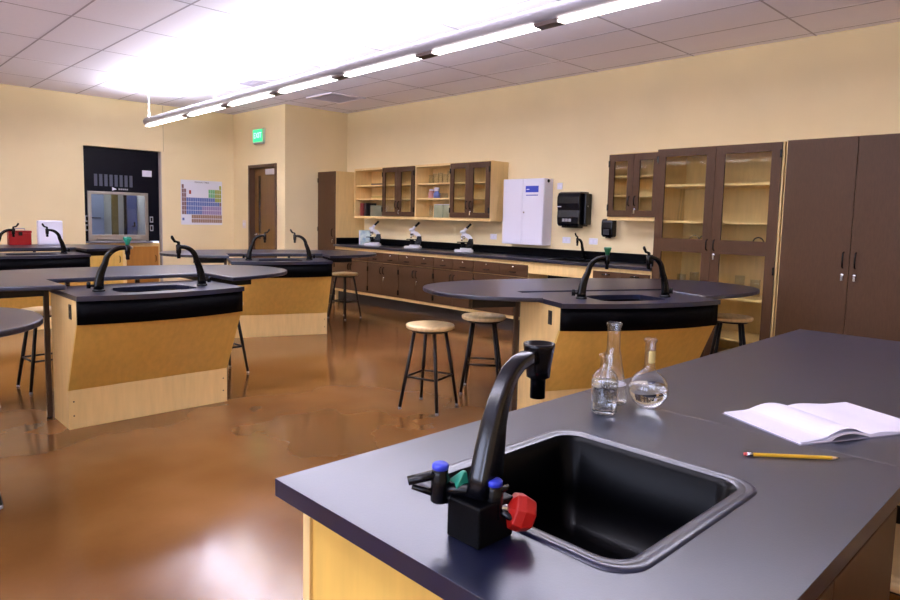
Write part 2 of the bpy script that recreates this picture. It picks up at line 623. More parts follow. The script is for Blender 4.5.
mb.prism(rrect(6.2215, 6.5985, SY0 + .0025, SY1 - .0025, .03), .69, .70)
mb.build('sink_bowl', BASIN, top)

# ---- wall cabinets
XW = 6.388


def wall_cabinet(y0, y1, z0, z1, doors, label, shelves=(1.655, 1.868), name='wall_cabinet'):
    c = thing(name, label, 'cabinet', ((XW + XR) / 2, (y0 + y1) / 2, z0))
    t = .02
    MB().box(XW, XR - .001, y1, y1 + t, z0, z1).build('side_panel', WOODX, c)
    MB().box(XW, XR - .001, y0 - t, y0, z0, z1).build('side_panel', WOODX, c)
    MB().box(XW, XR - .001, y1 + t, y0 - t, z1 - .03, z1).build('top_panel', WOODX, c)
    MB().box(XW, XR - .001, y1 + t, y0 - t, z0, z0 + .035).build('bottom_panel', WOODX, c)
    MB().box(XR - .012, XR - .002, y1 + t, y0 - t, z0 + .035, z1 - .03).build('back_panel', WOODX, c)
    for z in shelves:
        MB().box(XW + .03, XR - .013, y1 + t, y0 - t, z - .02, z).build('shelf', WOODX, c)
    if doors:
        mid = (y0 + y1) / 2
        for s, (a, b) in enumerate(((y0 - .004, mid + .002), (mid - .002, y1 + .004))):
            glass_door(c, XW, a, b, z0 + .04, z1 - .012, [(z0 + .11, z1 - .085)], s, mid, z0 + .19)
    return c


def glass_door(c, x, a, b, z0, z1, panes, s, mid, hz, st=.07):
    mb = MB()
    x0, x1 = x - .021, x - .001
    mb.box(x0, x1, a - st, a, z0, z1)
    mb.box(x0, x1, b, b + st, z0, z1)
    zs = [z0]
    for p in panes:
        mb.box(x0, x1, b + st, a - st, zs[-1], p[0])
        zs.append(p[1])
    mb.box(x0, x1, b + st, a - st, zs[-1], z1)
    d = mb.build('door', BROWN, c)
    for p in panes:
        MB().box(x - .013, x - .008, b + st - .002, a - st + .002, p[0] - .002, p[1] + .002).build('pane', PANE, d)
    hy = mid + .035 if s == 0 else mid - .035
    bow_handle(x0, hy, hz + .02, .10, True, d)
    if s == 1:
        lock(x0, hy, hz - .07, d, True)
    ye = a - .005 if s == 0 else b + .005
    for z in ((z0 + .10, z1 - .10) if z1 - z0 < 1 else (z0 + .2, z0 + .88, z1 - .10)):
        hinge(x0, ye, z, d)
    return d


wall_cabinet(8.80, 8.062, 1.345, 2.13, False, 'open maple wall shelf unit holding a dark red book')
wall_cabinet(8.060, 7.312, 1.345, 2.13, True, 'brown glass-door wall cabinet between the two open shelf units')
wall_cabinet(7.310, 6.572, 1.345, 2.13, False, 'open maple wall shelf unit full of glassware')
wall_cabinet(6.570, 5.83, 1.345, 2.13, True, 'brown glass-door wall cabinet at the end by the white metal cabinet')
wall_cabinet(4.065, 3.452, 1.39, 2.115, True, 'small brown glass-door wall cabinet above the soap dispenser', (1.67, 1.88))

# ---- tall cabinets
def tall_shell(c, y0, y1, z1, shelves=()):
    x0, t = 6.158, .022
    MB().box(x0, XR - .001, y1, y1 + t, 0, z1).build('side_panel', WOODX, c)
    MB().box(x0, XR - .001, y0 - t, y0, 0, z1).build('side_panel', WOODX, c)
    MB().box(x0, XR - .001, y1 + t, y0 - t, z1 - .025, z1).build('top_panel', WOODX, c)
    MB().box(x0, XR - .001, y1 + t, y0 - t, .08, .11).build('bottom_panel', WOODX, c)
    MB().box(XR - .012, XR - .002, y1 + t, y0 - t, .11, z1 - .025).build('back_panel', WOODX, c)
    MB().box(x0 + .05, x0 + .07, y1 + t, y0 - t, 0, .08).build('toe_kick', TOE, c)
    for z in shelves:
        MB().box(x0 + .04, XR - .013, y1 + t, y0 - t, z - .022, z).build('shelf', WOODX, c)


c = thing('tall_glass_cabinet', 'tall brown cabinet with glazed doors and pale shelves behind', 'cabinet', (6.44, 2.76, 0))
tall_shell(c, 3.361, 2.165, 2.105, (.30, .69, 1.15, 1.40, 1.755))
for s, (a, b) in enumerate(((3.357, 2.768), (2.764, 2.180))):
    glass_door(c, 6.158, a, b, .085, 2.10, [(.17, 1.095), (1.225, 2.025)], s, 2.766, 1.155, .085)
c = thing('tall_storage_cabinet', 'tall plain brown two-door cabinet next to the glass-door cabinet', 'cabinet', (6.44, 1.60, 0))
tall_shell(c, 2.150, 1.04, 2.112)
for s, (a, b) in enumerate(((2.137, 1.597), (1.593, 1.050))):
    d = MB().box(6.138, 6.157, b, a, .085, 2.108).build('door', BROWN, c, bevel=.002)
    hy = 1.595 + (.045 if s == 0 else -.045)
    bow_handle(6.138, hy, 1.10, .13, True, d)
    lock(6.138, hy, .975, d, True)
c = thing('tall_storage_cabinet', 'tall plain brown single-door cabinet in the room corner by the counter', 'cabinet', (6.44, 9.23, 0))
tall_shell(c, 9.486, 8.980, 2.09)
d = MB().box(6.138, 6.157, 8.985, 9.480, .085, 2.086).build('door', BROWN, c, bevel=.002)
bow_handle(6.138, 9.04, 1.10, .12, True, d)
lock(6.138, 9.04, .98, d, True)
for z in (.5, 1.15, 1.95):
    hinge(6.138, 9.474, z, d)

# ---- things on the right wall
c = thing('metal_wall_cabinet', 'white metal wall cabinet with a blue label above the counter', 'cabinet', (6.63, 5.41, 1.06))
bx0 = 6.555
MB().box(bx0, XR - .001, 5.085, 5.745, 1.06, 1.893).build('body', WHITE, c, bevel=.004)
for a, b in ((5.742, 5.417), (5.413, 5.088)):
    d = MB().box(bx0 - .014, bx0 - .001, b, a, 1.064, 1.889).build('door', WHITE, c, bevel=.003)
    if a < 5.5:
        MB().lathe([(.012, 0), (.012, .006)], (bx0 - .014, b + .30, 1.47), 12, Matrix.Rotation(-PI / 2, 3, 'Y')).build('lock', CHROME, d)
        MB().box(bx0 - .0155, bx0 - .0145, 5.165, 5.37, 1.72, 1.80).build('label_blue', mat('label_blue', (40, 62, 176), .5), d)
        MB().box(bx0 - .0155, bx0 - .0145, 5.165, 5.37, 1.695, 1.718).build('label_white', WHITE, d)
        MB().box(bx0 - .016, bx0 - .0155, 5.17, 5.36, 1.679, 1.690).build('label_line', mat('label_blue', (40, 62, 176), .5), d)
        MB().box(bx0 - .0162, bx0 - .0156, 5.31, 5.355, 1.752, 1.762).build('label_print', WHITE, d)
MB().lathe([(.02, 0), (.022, .02), (.012, .03)], (6.63, 5.10, 1.862), 14, Matrix.Rotation(PI / 2, 3, 'X')).build('plug', BLACK, c)

c = thing('paper_towel_dispenser', 'black wall-mounted paper towel dispenser with rounded cover', 'dispenser', (6.63, 4.70, 1.30))
prof = [(XR - .001, 1.31), (6.56, 1.31), (6.535, 1.34), (6.528, 1.42), (6.535, 1.50), (6.520, 1.58), (6.522, 1.66), (6.545, 1.705), (6.58, 1.72), (XR - .001, 1.722)]
MB().prism([(x, z) for x, z in prof], 4.545, 4.865, 'y').build('cover', mat('smoky_black_cover', (10, 12, 20), .22, spec=.35), c, bevel=.012)
MB().box(6.60, XR - .001, 4.500, 4.543, 1.33, 1.70).build('side_housing', BLACK, c, bevel=.012)
MB().box(6.575, 6.70, 4.60, 4.82, 1.292, 1.309).build('outlet_slot', BLACK, c)
MB().box(6.5235, 6.5255, 4.80, 4.855, 1.538, 1.548).build('logo_print', WHITE, c)
for k in range(3):
    MB().box(6.5255, 6.5285, 4.655 + .045 * k, 4.69 + .045 * k, 1.365, 1.40).build('instruction_print', GREY, c)
MB().lathe([(.008, 0), (.008, .004)], (6.64, 4.4995, 1.55), 10, Matrix.Rotation(PI / 2, 3, 'X')).build('lock', CHROME, c)

c = thing('soap_dispenser', 'small black wall-mounted soap dispenser below the small wall cabinet', 'dispenser', (6.66, 4.22, 1.18))
pr = [(XR - .001, 1.20), (6.66, 1.195), (6.635, 1.22), (6.625, 1.30), (6.63, 1.385), (6.65, 1.405), (XR - .001, 1.41)]
MB().prism(pr, 4.150, 4.300, 'y').build('housing', BLACK, c, bevel=.014)
MB().box(6.619, 6.6265, 4.185, 4.265, 1.225, 1.29).build('push_bar', mat('soft_black', (34, 34, 40), .5), c, bevel=.003)
MB().box(6.65, 6.70, 4.20, 4.25, 1.183, 1.1955).build('nozzle', BLACK, c)


def outlet(y0, y1, z0, z1, label):
    o = thing('wall_outlet', label, 'outlet', (XR, (y0 + y1) / 2, (z0 + z1) / 2))
    MB().box(XR - .006, XR - .0005, y0, y1, z0, z1).build('plate', WHITE, o, bevel=.002)
    for s in (-1, 1):
        yc = (y0 + y1) / 2 + s * (y1 - y0) * .24
        MB().box(XR - .0075, XR - .0062, yc - .014, yc + .014, (z0 + z1) / 2 - .017, (z0 + z1) / 2 + .017).build('socket', PAPER, o)


outlet(4.79, 4.91, 1.10, 1.175, 'white outlet plate below the paper towel dispenser')
outlet(4.40, 4.52, 1.10, 1.175, 'white outlet plate near the soap dispenser')
outlet(6.00, 6.12, 1.10, 1.175, 'white outlet plate between microscope and white wall cabinet')
outlet(5.02, 4.94, 1.76, 1.84, 'white outlet plate beside the upper corner of the white wall cabinet')

# ---- counter faucet behind the sink
def gooseneck(name, label, loc, rz, s=1., cap=None, lever=True, group=None, reach=.17, height=.27):
    f = thing(name, label, 'faucet', loc, rz, group)
    b = MB().lathe([(.036 * s, 0), (.036 * s, .008), (.030 * s, .014)], seg=16).build('base_flange', BLACK, f, world=False)
    pts, rad = [], []
    n = 16
    for k in range(n + 1):
        t = k / n
        if t < .45:
            u = t / .45
            pts.append((u * u * .25 * reach, 0, .012 + u * .62 * height))
            rad.append((.019 - .004 * u, .030 - .012 * u))
        else:
            u = (t - .45) / .55 * PI / 2
            pts.append((reach * (.25 + .62 * (1 - math.cos(u)) ** .95), 0, .012 + height * (.62 + .34 * math.sin(u))))
            rad.append((.015 - .003 * (t - .45), .018 - .008 * (t - .45)))
    pts.append((reach, 0, pts[-1][2] - .002))
    rad.append((.012, .012))
    MB().sweep([tuple(q) for q in pts], [(a * s, c_ * s) for a, c_ in rad], 12, side=(0, 1, 0), sq=3.4).build('neck', BLACK, f, world=False)
    zt = pts[-1][2]
    MB().lathe([(.010 * s, zt - .075), (.012 * s, zt - .07), (.012 * s, zt - .045), (.016 * s, zt - .04), (.018 * s, zt + .012), (.014 * s, zt + .018)], (reach, 0, 0), 14).build('spout', BLACK, f, world=False)
    if cap is not None:
        MB().lathe([(.012 * s, zt + .018), (.014 * s, zt + .03), (.024 * s, zt + .055), (.026 * s, zt + .066), (.022 * s, zt + .07)], (reach, 0, 0), 10).build('knob', cap, f, world=False)
    if lever:
        k = MB().lathe([(.010 * s, zt + .018), (.010 * s, zt + .032), (.006 * s, zt + .036)], (reach, 0, 0), 10).build('stem', BLACK, f, world=False)
        MB().sweep([(reach - .004, 0, zt + .032), (reach + .028, 0, zt + .040), (reach + .046, 0, zt + .066), (reach + .048, 0, zt + .078)], [.008, .009, .010, .006], 8).build('lever', BLACK, f, world=False)
    # service valve with small lever at the foot
    v = MB().sweep([(-.02, 0, .035), (-.055, 0, .035)], .008, 8).build('side_valve', BLACK, f, world=False)
    MB().lathe([(.012, .02), (.012, .055), (.008, .06)], (-.055, 0, 0), 10).build('valve_body', BLACK, f, world=False)
    return f


gooseneck('counter_faucet', 'small black gooseneck faucet behind the wall counter sink', (6.66, 4.55, .917), PI, .9, None, True, reach=.13, height=.24)

# ================================================================== FUME HOOD
c = thing('fume_hood', 'black fume hood set into the cream wall with a steel sash', 'fume hood', ((HX0 + HX1) / 2, YF + .25, 0))
HB = mat('hood_black', (6, 6, 18), .4, spec=.15)
yh = YF + .10
SX0, SX1, SZ0, SZ1 = 3.185, 4.05, .915, 1.65
mb = MB()
mb.box(HX0 + .003, SX0, yh, yh + .05, .885, HZ1 - .003)
mb.box(SX1, HX1 - .015, yh, yh + .05, .885, HZ1 - .003)
mb.box(SX0, SX1, yh, yh + .05, SZ1, HZ1 - .003)
mb.build('face_panel', HB, c)
mb = MB()
mb.box(SX0 - .05, SX0, yh + .05, yh + .75, .885, 1.9)
mb.box(SX1, SX1 + .05, yh + .05, yh + .75, .885, 1.9)
mb.box(SX0 - .05, SX1 + .05, yh + .75, yh + .80, .885, 1.9)
mb.box(SX0, SX1, yh + .05, yh + .75, 1.86, 1.9)
mb.build('liner', mat('hood_liner', (196, 192, 186), .6), c)
MB().box(SX0 - .05, SX1 + .05, yh - .13, yh + .75, .857, .8845).build('worktop', mat('hood_worktop', (120, 116, 120), .45), c, bevel=.004)
s_ = MB().ring([(0, 0)] * 0 or [(SX0 - .02, SZ0 - .02), (SX1 + .02, SZ0 - .02), (SX1 + .02, SZ1 + .02), (SX0 - .02, SZ1 + .02)],
               [(SX0 + .03, SZ0 + .075), (SX1 - .03, SZ0 + .075), (SX1 - .03, SZ1 - .025), (SX0 + .03, SZ1 - .025)], 0, .03)
s_.v = [(x, yh - .032 + z, y) for x, y, z in s_.v]
sash = s_.build('sash', STEEL, c, bevel=.004)
MB().box(SX0 + .031, SX1 - .031, yh - .02, yh - .014, SZ0 + .076, SZ1 - .026).build('sash_pane', glass_thin('sash_glass', (.86, .9, .95), .8, .05), sash)
MB().box(SX0 + .1, SX1 - .1, yh - .052, yh - .033, SZ0 + .0, SZ0 + .022).build('sash_handle', STEEL, sash, bevel=.004)
area_light('hood_lamp', ((SX0 + SX1) / 2, yh + .3, 1.85), (0, 0, 0), .7, .12, 2.6, (.9, .95, 1.0))  # added fill light to brighten the hood interior
# coloured panels that stand in for the room's reflection in the sash glass
MB().box(3.62, 3.71, yh + .30, yh + .36, .886, 1.85).build('baffle_post', mat('hood_tan', (134, 112, 58), .5), c)
MB().box(SX0 + .02, 3.60, yh + .66, yh + .69, .95, 1.8).build('baffle', mat('hood_baffle', (150, 156, 178), .4), c)
MB().box(3.88, SX1 - .01, yh + .40, yh + .44, .90, 1.8).build('baffle', mat('hood_baffle_blue', (84, 92, 132), .4), c)
MB().box(3.84, 3.875, yh + .40, yh + .44, .90, 1.8).build('baffle_frame', HB, c)
MB().box(SX0 + .06, 3.55, yh + .645, yh + .659, 1.24, 1.255).build('baffle_slot', HB, c)
MB().sweep([(3.96, yh + .39, 1.12), (3.96, yh + .30, 1.12), (3.96, yh + .30, 1.19)], .012, 8).build('gas_cock', BLACK, c)
for k in range(8):
    MB().box(3.27 + .075 * k, 3.315 + .075 * k, yh - .004, yh - .0005, 1.755, 1.94).build('vent_slot', mat('vent_grey', (70, 74, 92), .5), c)
MB().prism([(3.53, 1.66 + .03), (3.60, 1.715), (3.53, 1.745)], yh - .004, yh - .001, 'y').build('logo_mark', WHITE, c)
for k in range(5):
    MB().box(3.625 + .03 * k, 3.648 + .03 * k, yh - .003, yh - .001, 1.705, 1.728).build('logo_print', GREY, c)
MB().box(3.995, 4.145, yh - .003, yh - .0005, 1.94, 2.04).build('white_label', WHITE, c)
for x in (4.10, 3.125):
    for z in (1.10, 1.24):
        o = MB().box(x - .0, x + .055, yh - .006, yh - .0005, z - .05, z + .05).build('outlet_plate', GREY, c, bevel=.002)
        MB().box(x + .014, x + .041, yh - .008, yh - .0065, z - .03, z + .03).build('socket', BLACK, o)
MB().box(HX1 - .014, HX1 - .001, YF + .001, yh + .05, .0, HZ1 - .003).build('jamb', mat('jamb_grey', (188, 176, 168), .6), c)
hb = thing('hood_base_cabinet', 'tan and brown base cabinet below the fume hood', 'cabinet', (3.66, YF + .3, 0))
MB().box(3.12, 4.23, yh - .07, yh + .70, .10, .855).build('body', WOODX, hb)
MB().box(3.12, 4.23, yh - .0, yh + .70, 0, .0995).build('toe_kick', TOE, hb)
OAK = mat('hood_base_oak', (166, 112, 46), .4, var=.1, vscale=6, stretch=(5, 5, .5))
for a, b in ((3.15, 3.64), (3.70, 4.20)):
    d = MB().box(a, b, yh - .09, yh - .0715, .14, .80).build('door', OAK if a > 3.5 else WOOD, hb, bevel=.002)
    MB().sweep([(b - .05, yh - .09, .55), (b - .05, yh - .115, .56), (b - .05, yh - .115, .64), (b - .05, yh - .09, .65)], .006, 8).build('handle', BLACK, d)

# ---- poster of the elements
c = thing('wall_poster', 'periodic table poster pinned to the cream wall beside the fume hood', 'poster', (4.945, YF, 1.54))
px0, px1, pz0, pz1 = 4.58, 5.31, 1.165, 1.925
yp = YF - .003
MB().box(px0, px1, yp, YF - .0005, pz0, pz1).build('sheet', mat('poster_paper', (222, 222, 232), .6), c)
cols = dict(b=(92, 112, 172), g=(112, 176, 122), y=(150, 158, 60), p=(146, 128, 172), n=(150, 120, 100), r=(168, 70, 50), k=(128, 96, 96))
cw, chh = (px1 - px0 - .03) / 18, .073
cells = {}
for col_ in range(18):
    for row in range(7):
        ok = (col_ == 0) or (col_ == 1 and row >= 1) or (col_ >= 12 and row >= 1) or (col_ == 17) or (2 <= col_ < 12 and row >= 3)
        if not ok:
            continue
        if col_ <= 1:
            k = 'k'
        elif col_ >= 15 and row < 4:
            k = 'y'
        elif col_ >= 12 and row < 3:
            k = 'g'
        elif col_ >= 9 and row >= 5:
            k = 'p'
        elif col_ == 17:
            k = 'k'
        else:
            k = 'b'
        cells.setdefault(k, []).append((px0 + .015 + col_ * cw, pz1 - .075 - (row + 1) * chh, chh))
for col_ in range(14):
    for row in range(2):
        cells.setdefault('n', []).append((px0 + .18 + col_ * cw, pz0 + .105 - row * .072, .068))
cells.setdefault('r', []).append((px0 + .14, pz1 - .24, .07))
cells.setdefault('b', []).append((px0 + .02, pz0 + .07, .05))
for k, lst in cells.items():
    mb = MB()
    for x, z, hh in lst:
        mb.box(x + .002, x + cw - .002, yp - .001, yp - .0002, z + .003, z + hh - .003)
    mb.build('printed_cells', mat('poster_' + k, cols[k], .6), c)['kind'] = 'stuff'
text_mesh('title', 'PERIODIC TABLE', .034, mat('poster_ink', (60, 44, 44), .6), (4.945, yp - .001, pz1 - .035), (PI / 2, 0, 0), c)

# ---- exit sign and switch on the door wall
c = thing('exit_sign', 'glowing green exit sign on the wall above the door', 'sign', (XD, 10.28, 2.54))
MB().box(XD - .05, XD - .001, 10.11, 10.45, 2.555, 2.785).build('housing', mat('exit_housing', (190, 214, 196), .4), c, bevel=.004)
MB().box(XD - .053, XD - .0505, 10.125, 10.435, 2.575, 2.77).build('face', mat('exit_green', (40, 226, 130), .4, emit=.75), c)
text_mesh('lettering', 'EXIT', .13, mat('exit_letters', (190, 255, 215), .4, emit=1.0), (XD - .0545, 10.28, 2.672), (PI / 2, 0, -PI / 2), c)
MB().box(XD - .045, XD - .001, 10.13, 10.43, 2.54, 2.5545).build('base', GREY, c)
c = thing('light_switch', 'pale switch plate on the wall beside the door', 'switch', (XD, 10.86, 1.20))
MB().box(XD - .006, XD - .0005, 10.80, 10.92, 1.12, 1.26).build('plate', mat('plate_pink', (226, 210, 202), .5), c, bevel=.002)
for k in (-1, 1):
    MB().box(XD - .010, XD - .0065, 10.86 + k * .03 - .012, 10.86 + k * .03 + .012, 1.165, 1.215).build('rocker', WHITE, c)

# ================================================================== ISLANDS: sink console + oval table
ZD = .864


def console(loc, ang, wd, label):
    c = thing('sink_console', label, 'lab console', (loc[0], loc[1], 0), ang, 'sink consoles of the lab islands')
    h = wd / 2
    prof = [(.30, 0), (.30, .247), (.075, .69), (.06, .70), (.06, ZD - .03), (.62, ZD - .03), (.62, 0)]
    # side panels
    for s in (-1, 1):
        x0, x1 = s * (h - .024), s * (h - .002)
        MB().prism(prof, min(x0, x1), max(x0, x1), 'x').build('side_panel', WOODX, c, world=False)
        o = MB().box(s * (h - .002), s * (h + .004), .16, .205, .71, .80).build('outlet', mat('outlet_black', (30, 28, 28), .4), c, world=False, bevel=.002)
        for k in (-1, 1):
            MB().box(s * (h + .0045), s * (h + .006), .17, .195, .755 + k * .02 - .012, .755 + k * .02 + .012).build('socket', TOE, o, world=False)
    pl = MB().box(-h + .001, h - .001, .281, .2995, .0, .247).build('plinth_board', WOODX, c, world=False, bevel=.002)
    for s in (-1, 1):
        for z in (.085, .175):
            MB().lathe([(.005, 0), (.005, .0015)], (s * (h - .03), .281, z), 8, Matrix.Rotation(PI / 2, 3, 'X')).build('screw', LEGM, pl, world=False)
    # slanted panel
    sag = .085
    # slanted panel: straight along the plinth, bowed along the apron
    vs_, fs, n = [], [], 18
    for k in range(n + 1):
        x = -h + .001 + (wd - .002) * k / n
        q = sag * (1 - (2 * k / n - 1) ** 2)
        for j in range(7):
            t_ = j / 6
            vs_.append((x, .280 - .228 * t_ - q * t_, .248 + .4435 * t_))
        for j in range(7):
            t_ = j / 6
            vs_.append((x, .2985 - .225 * t_ - q * t_, .248 + .4435 * t_))
    for k in range(n):
        o, p_ = k * 14, (k + 1) * 14
        for j in range(6):
            fs += [(o + j, p_ + j, p_ + j + 1, o + j + 1), (o + 7 + j, o + 8 + j, p_ + 8 + j, p_ + 7 + j)]
        fs += [(o, o + 7, p_ + 7, p_), (o + 6, p_ + 6, p_ + 13, o + 13)]
    for o in (0, n * 14):
        for j in range(6):
            fs.append((o + j, o + j + 1, o + 8 + j, o + 7 + j))
    MB().add(vs_, fs).build('slanted_panel', WOOD, c, world=False)
    # bowed apron + deck

    def bow(y0, n=18, e=0.):
        return [((-h - e) + (wd + 2 * e) * k / n, y0 - sag * (1 - (2 * k / n - 1) ** 2)) for k in range(n + 1)]
    f = bow(.035)
    back = [(x, y + .02) for x, y in f][::-1]
    MB().prism(f + back, .692, ZD - .0305, 'z', True).build('apron', RESIN2, c, world=False)
    # deck with sink hole
    n = 18
    su0, su1, sv0, sv1 = -.26, .24, .07, .40
    outer = bow(.02, n, .006) + [(h + .006, .3), (h + .006, .62)] + [(h - wd * k / 6, .635) for k in range(1, 6)] + [(-h - .006, .62), (-h - .006, .3)]
    # inner loop: project outer points on the rounded hole
    cxs, cys = (su0 + su1) / 2, (sv0 + sv1) / 2
    inner = []
    for x, y in outer:
        a = math.atan2((y - cys) / (sv1 - sv0), (x - cxs) / (su1 - su0))
        ca, sa = math.cos(a), math.sin(a)
        q = (abs(ca) ** 5 + abs(sa) ** 5) ** (-1 / 5)
        inner.append((cxs + (su1 - su0) / 2 * ca * q, cys + (sv1 - sv0) / 2 * sa * q))
    dk = MB().ring(outer, inner, ZD - .03, ZD).build('deck', RESIN, c, world=False)
    mb = MB()
    n_ = len(inner)
    inn2 = [(cxs + (x - cxs) * .93, cys + (y - cys) * .93) for x, y in inner]
    out2 = [(cxs + (x - cxs) * 1.02, cys + (y - cys) * 1.02) for x, y in inner]
    mb.ring(out2, inn2, ZD - .20, ZD - .031)
    mb.prism(out2, ZD - .215, ZD - .20)
    mb.build('sink_bowl', BASIN, dk, world=False)
    return c


def oval_table(loc, ang, z, label, a=1.25, b=.70, cv=.86, notch=(.565, .66), cu=0., legs=True):
    t = thing('oval_table', label, 'table', (loc[0], loc[1], 0), ang, 'oval lab tables')
    N = 64
    def pt(th):
        p = 2.35
        cx, sy = math.cos(th), math.sin(th)
        return (cu + a * math.copysign(abs(cx) ** (2 / p), cx), cv + b * math.copysign(abs(sy) ** (2 / p), sy))
    ring_ = [pt(2 * PI * k / N) for k in range(N)]
    poly = []
    if notch:
        nw, nv = notch
        # keep points outside the notch, insert notch corners where the rim crosses it
        keep = [(x, y) for x, y in ring_ if not (abs(x) < nw and y < nv)]
        k0 = max(range(len(keep)), key=lambda i: (keep[i][0] if keep[i][1] < cv and keep[i][0] < 0 else -99))
        keep = keep[k0 + 1:] + keep[:k0 + 1]
        yl = keep[-1][1]
        yr = keep[0][1]
        keep = keep + [(-nw, yl - .005), (-nw, nv), (nw, nv), (nw, yr - .005)]
        poly = keep
    else:
        poly = ring_
    top = MB().prism(poly, z - .028, z, 'z')
    bm_o = top.build('tabletop', RESIN, t, world=False, bevel=.006, seg_angle=60)
    # steel frame and legs
    if legs:
        lu = notch[0] + .012
        fr = MB()
        for s in (-1, 1):
            fr.box(s * lu - .015, s * lu + .015, cv - .25, cv + .45, z - .075, z - .029)
        fr.box(-lu + .015, lu - .015, cv + .41, cv + .45, z - .075, z - .029)
        fr.build('frame', BMETAL, t, world=False)
        for u, v in ((-lu, cv - .23), (-.25, cv + .43), (.25, cv + .43)):
            l = MB().box(u - .015, u + .015, v - .015, v + .015, .012, z - .0755).build('leg', LEGM, t, world=False, bevel=.003)
            MB().lathe([(.018, 0), (.018, .008), (.008, .012)], (u, v, 0), 10).build('foot', BLACK, l, world=False)
        for s in (-1, 1):
            MB().box(s * (lu + .34), s * (lu + .016), cv - .25, cv - .19, z - .105, z - .0285).build('arm_rail', BMETAL, t, world=False)
    else:
        l = MB().lathe([(.30, 0), (.30, .02), (.06, .05), (.05, .10), (.05, z - .06), (.14, z - .05), (.14, z - .0285)], (cu - .15, cv, 0), 24).build('pedestal', BMETAL, t, world=False)
    return t


def at(loc, ang, u, v):
    return (loc[0] + u * math.cos(ang) - v * math.sin(ang), loc[1] + u * math.sin(ang) + v * math.cos(ang))


ISL = [
    # origin (front middle of the deck), angle, console width, table height, name bits
    ((1.635, 4.225), math.radians(0), 1.035, .915, 'between the fume hood and the empty floor', GREENK, 'with a green knob facing the fume hood'),
    ((3.83, 2.115), math.radians(-24.5), 1.19, .872, 'behind the glass flasks', mat('dark_green_knob', (26, 92, 58), .35), 'with a dark green knob on the island behind the flasks'),
    ((3.69, 6.36), math.radians(-22), 1.07, .915, 'in front of the wooden door', None, ''),
    ((1.80, 8.30), math.radians(0), 1.07, .915, 'carrying the red case', None, ''),
]
FL = ['beside the green-knob faucet on the island before the fume hood', 'beside the dark green knob faucet behind the flasks']
for i, (loc, ang, wd, zt, where, capm, flab) in enumerate(ISL):
    console(loc, ang, wd, ['maple sink console with black apron on the island before the fume hood', 'maple sink console with black apron behind the glass flasks',
                           'maple sink console with black apron in front of the wooden door', 'maple sink console with black apron before the red case'][i])
    oval_table(loc, ang, zt, 'black oval lab table ' + ['around the sink console before the fume hood', 'behind the glass flasks with maple stools at its end',
                                                        'in front of the wooden door and microscope counter', 'carrying the red case and the white box'][i],
               a=1.37 if i == 1 else 1.25, notch=(wd / 2 + .012, .645), cu=.17 if i == 1 else 0.)
    p = at(loc, ang, -.34, .24)
    gooseneck('gooseneck_faucet', ['black gooseneck faucet with green knob on the console before the fume hood', 'black gooseneck faucet with dark green knob on the console behind the flasks',
                                   'black gooseneck faucet standing before the wooden door', 'black gooseneck faucet in front of the red case'][i],
              (p[0], p[1], ZD), ang - .15, 1., capm, capm is None, 'gooseneck faucets on the consoles', reach=.17, height=.27)
    p = at(loc, ang, .32, .24)
    gooseneck('gooseneck_faucet', ['black lever gooseneck faucet on the console before the fume hood', 'black lever gooseneck faucet on the console behind the flasks',
                                   'black lever gooseneck faucet between the wooden door and the corner cabinet', 'black lever gooseneck faucet in front of the white box'][i],
              (p[0], p[1], ZD), ang + PI + .15, 1., None, True, 'gooseneck faucets on the consoles', reach=.17, height=.27)
oval_table((-.55, 2.74), 0, .872, 'black oval lab table with a bare rounded end nearest the open floor', a=1.33, notch=None, legs=False)

# ================================================================== STOOLS
def make_stool():
    s = thing('lab_stool', 'x', 'stool', (0, 0, 0), 0, 'round wooden-seat stools')
    MB().lathe([(.12, .576), (.165, .578), (.174, .586), (.176, .60), (.172, .608), (.15, .612), (.0, .610)], seg=28).build('seat', SEATW, s, world=False)
    MB().lathe([(.135, .560), (.135, .5755)], seg=24).build('seat_plate', BMETAL, s, world=False)
    P = []
    for k in range(4):
        t = PI / 4 + PI / 2 * k
        a = Vector((.115 * math.cos(t), .115 * math.sin(t), .559))
        b = Vector((.215 * math.cos(t), .215 * math.sin(t), .016))
        l = MB().sweep([a, a.lerp(b, .5), b], [.0125, .0135, .0115], 10).build('leg', BMETAL, s, world=False)
        MB().lathe([(.012, 0), (.0125, .012), (.010, .016)], (b.x, b.y, 0), 10).build('foot_glide', GREY, l, world=False)
        P.append(a.lerp(b, .60))
    for k in range(4):
        MB().sweep([P[k], P[(k + 1) % 4]], .008, 8).build('rung', BMETAL, s, world=False)
    return s


st0 = make_stool()
STOOLS = [((3.185, 3.455), math.radians(18), 'maple-topped stool standing free on the open floor near the oval table behind the flasks'),
          ((3.83, 3.53), math.radians(38), 'maple-topped stool tucked at the oval table edge near the base cabinets'),
          ((5.17, 7.32), math.radians(12), 'maple-topped stool in front of the base cabinets near the door island'),
          ((5.52, 2.28), math.radians(30), 'maple-topped stool before the tall glass-door cabinet'),
          ((1.28, 5.74), math.radians(4), 'maple-topped stool half hidden behind the left side of the console before the fume hood'),
          ((.70, 5.42), math.radians(20), 'maple-topped stool under the oval table beyond the bare table end'),
          ((.40, 3.62), math.radians(10), 'maple-topped stool under the bare rounded table end'),
          ((2.52, 5.36), math.radians(3), 'maple-topped stool half hidden behind the lever-faucet side of the console before the fume hood'),
          ((1.82, .30), math.radians(10), 'maple-topped stool tucked under the foreground bench'),
          ((2.36, .36), math.radians(25), 'maple-topped stool tucked under the far part of the foreground bench')]
for i, (p, a, lab) in enumerate(STOOLS):
    s = st0 if i == 0 else copy_tree(st0)
    s.location = (p[0], p[1], 0)
    s.rotation_euler = (0, 0, a)
    s['label'] = lab

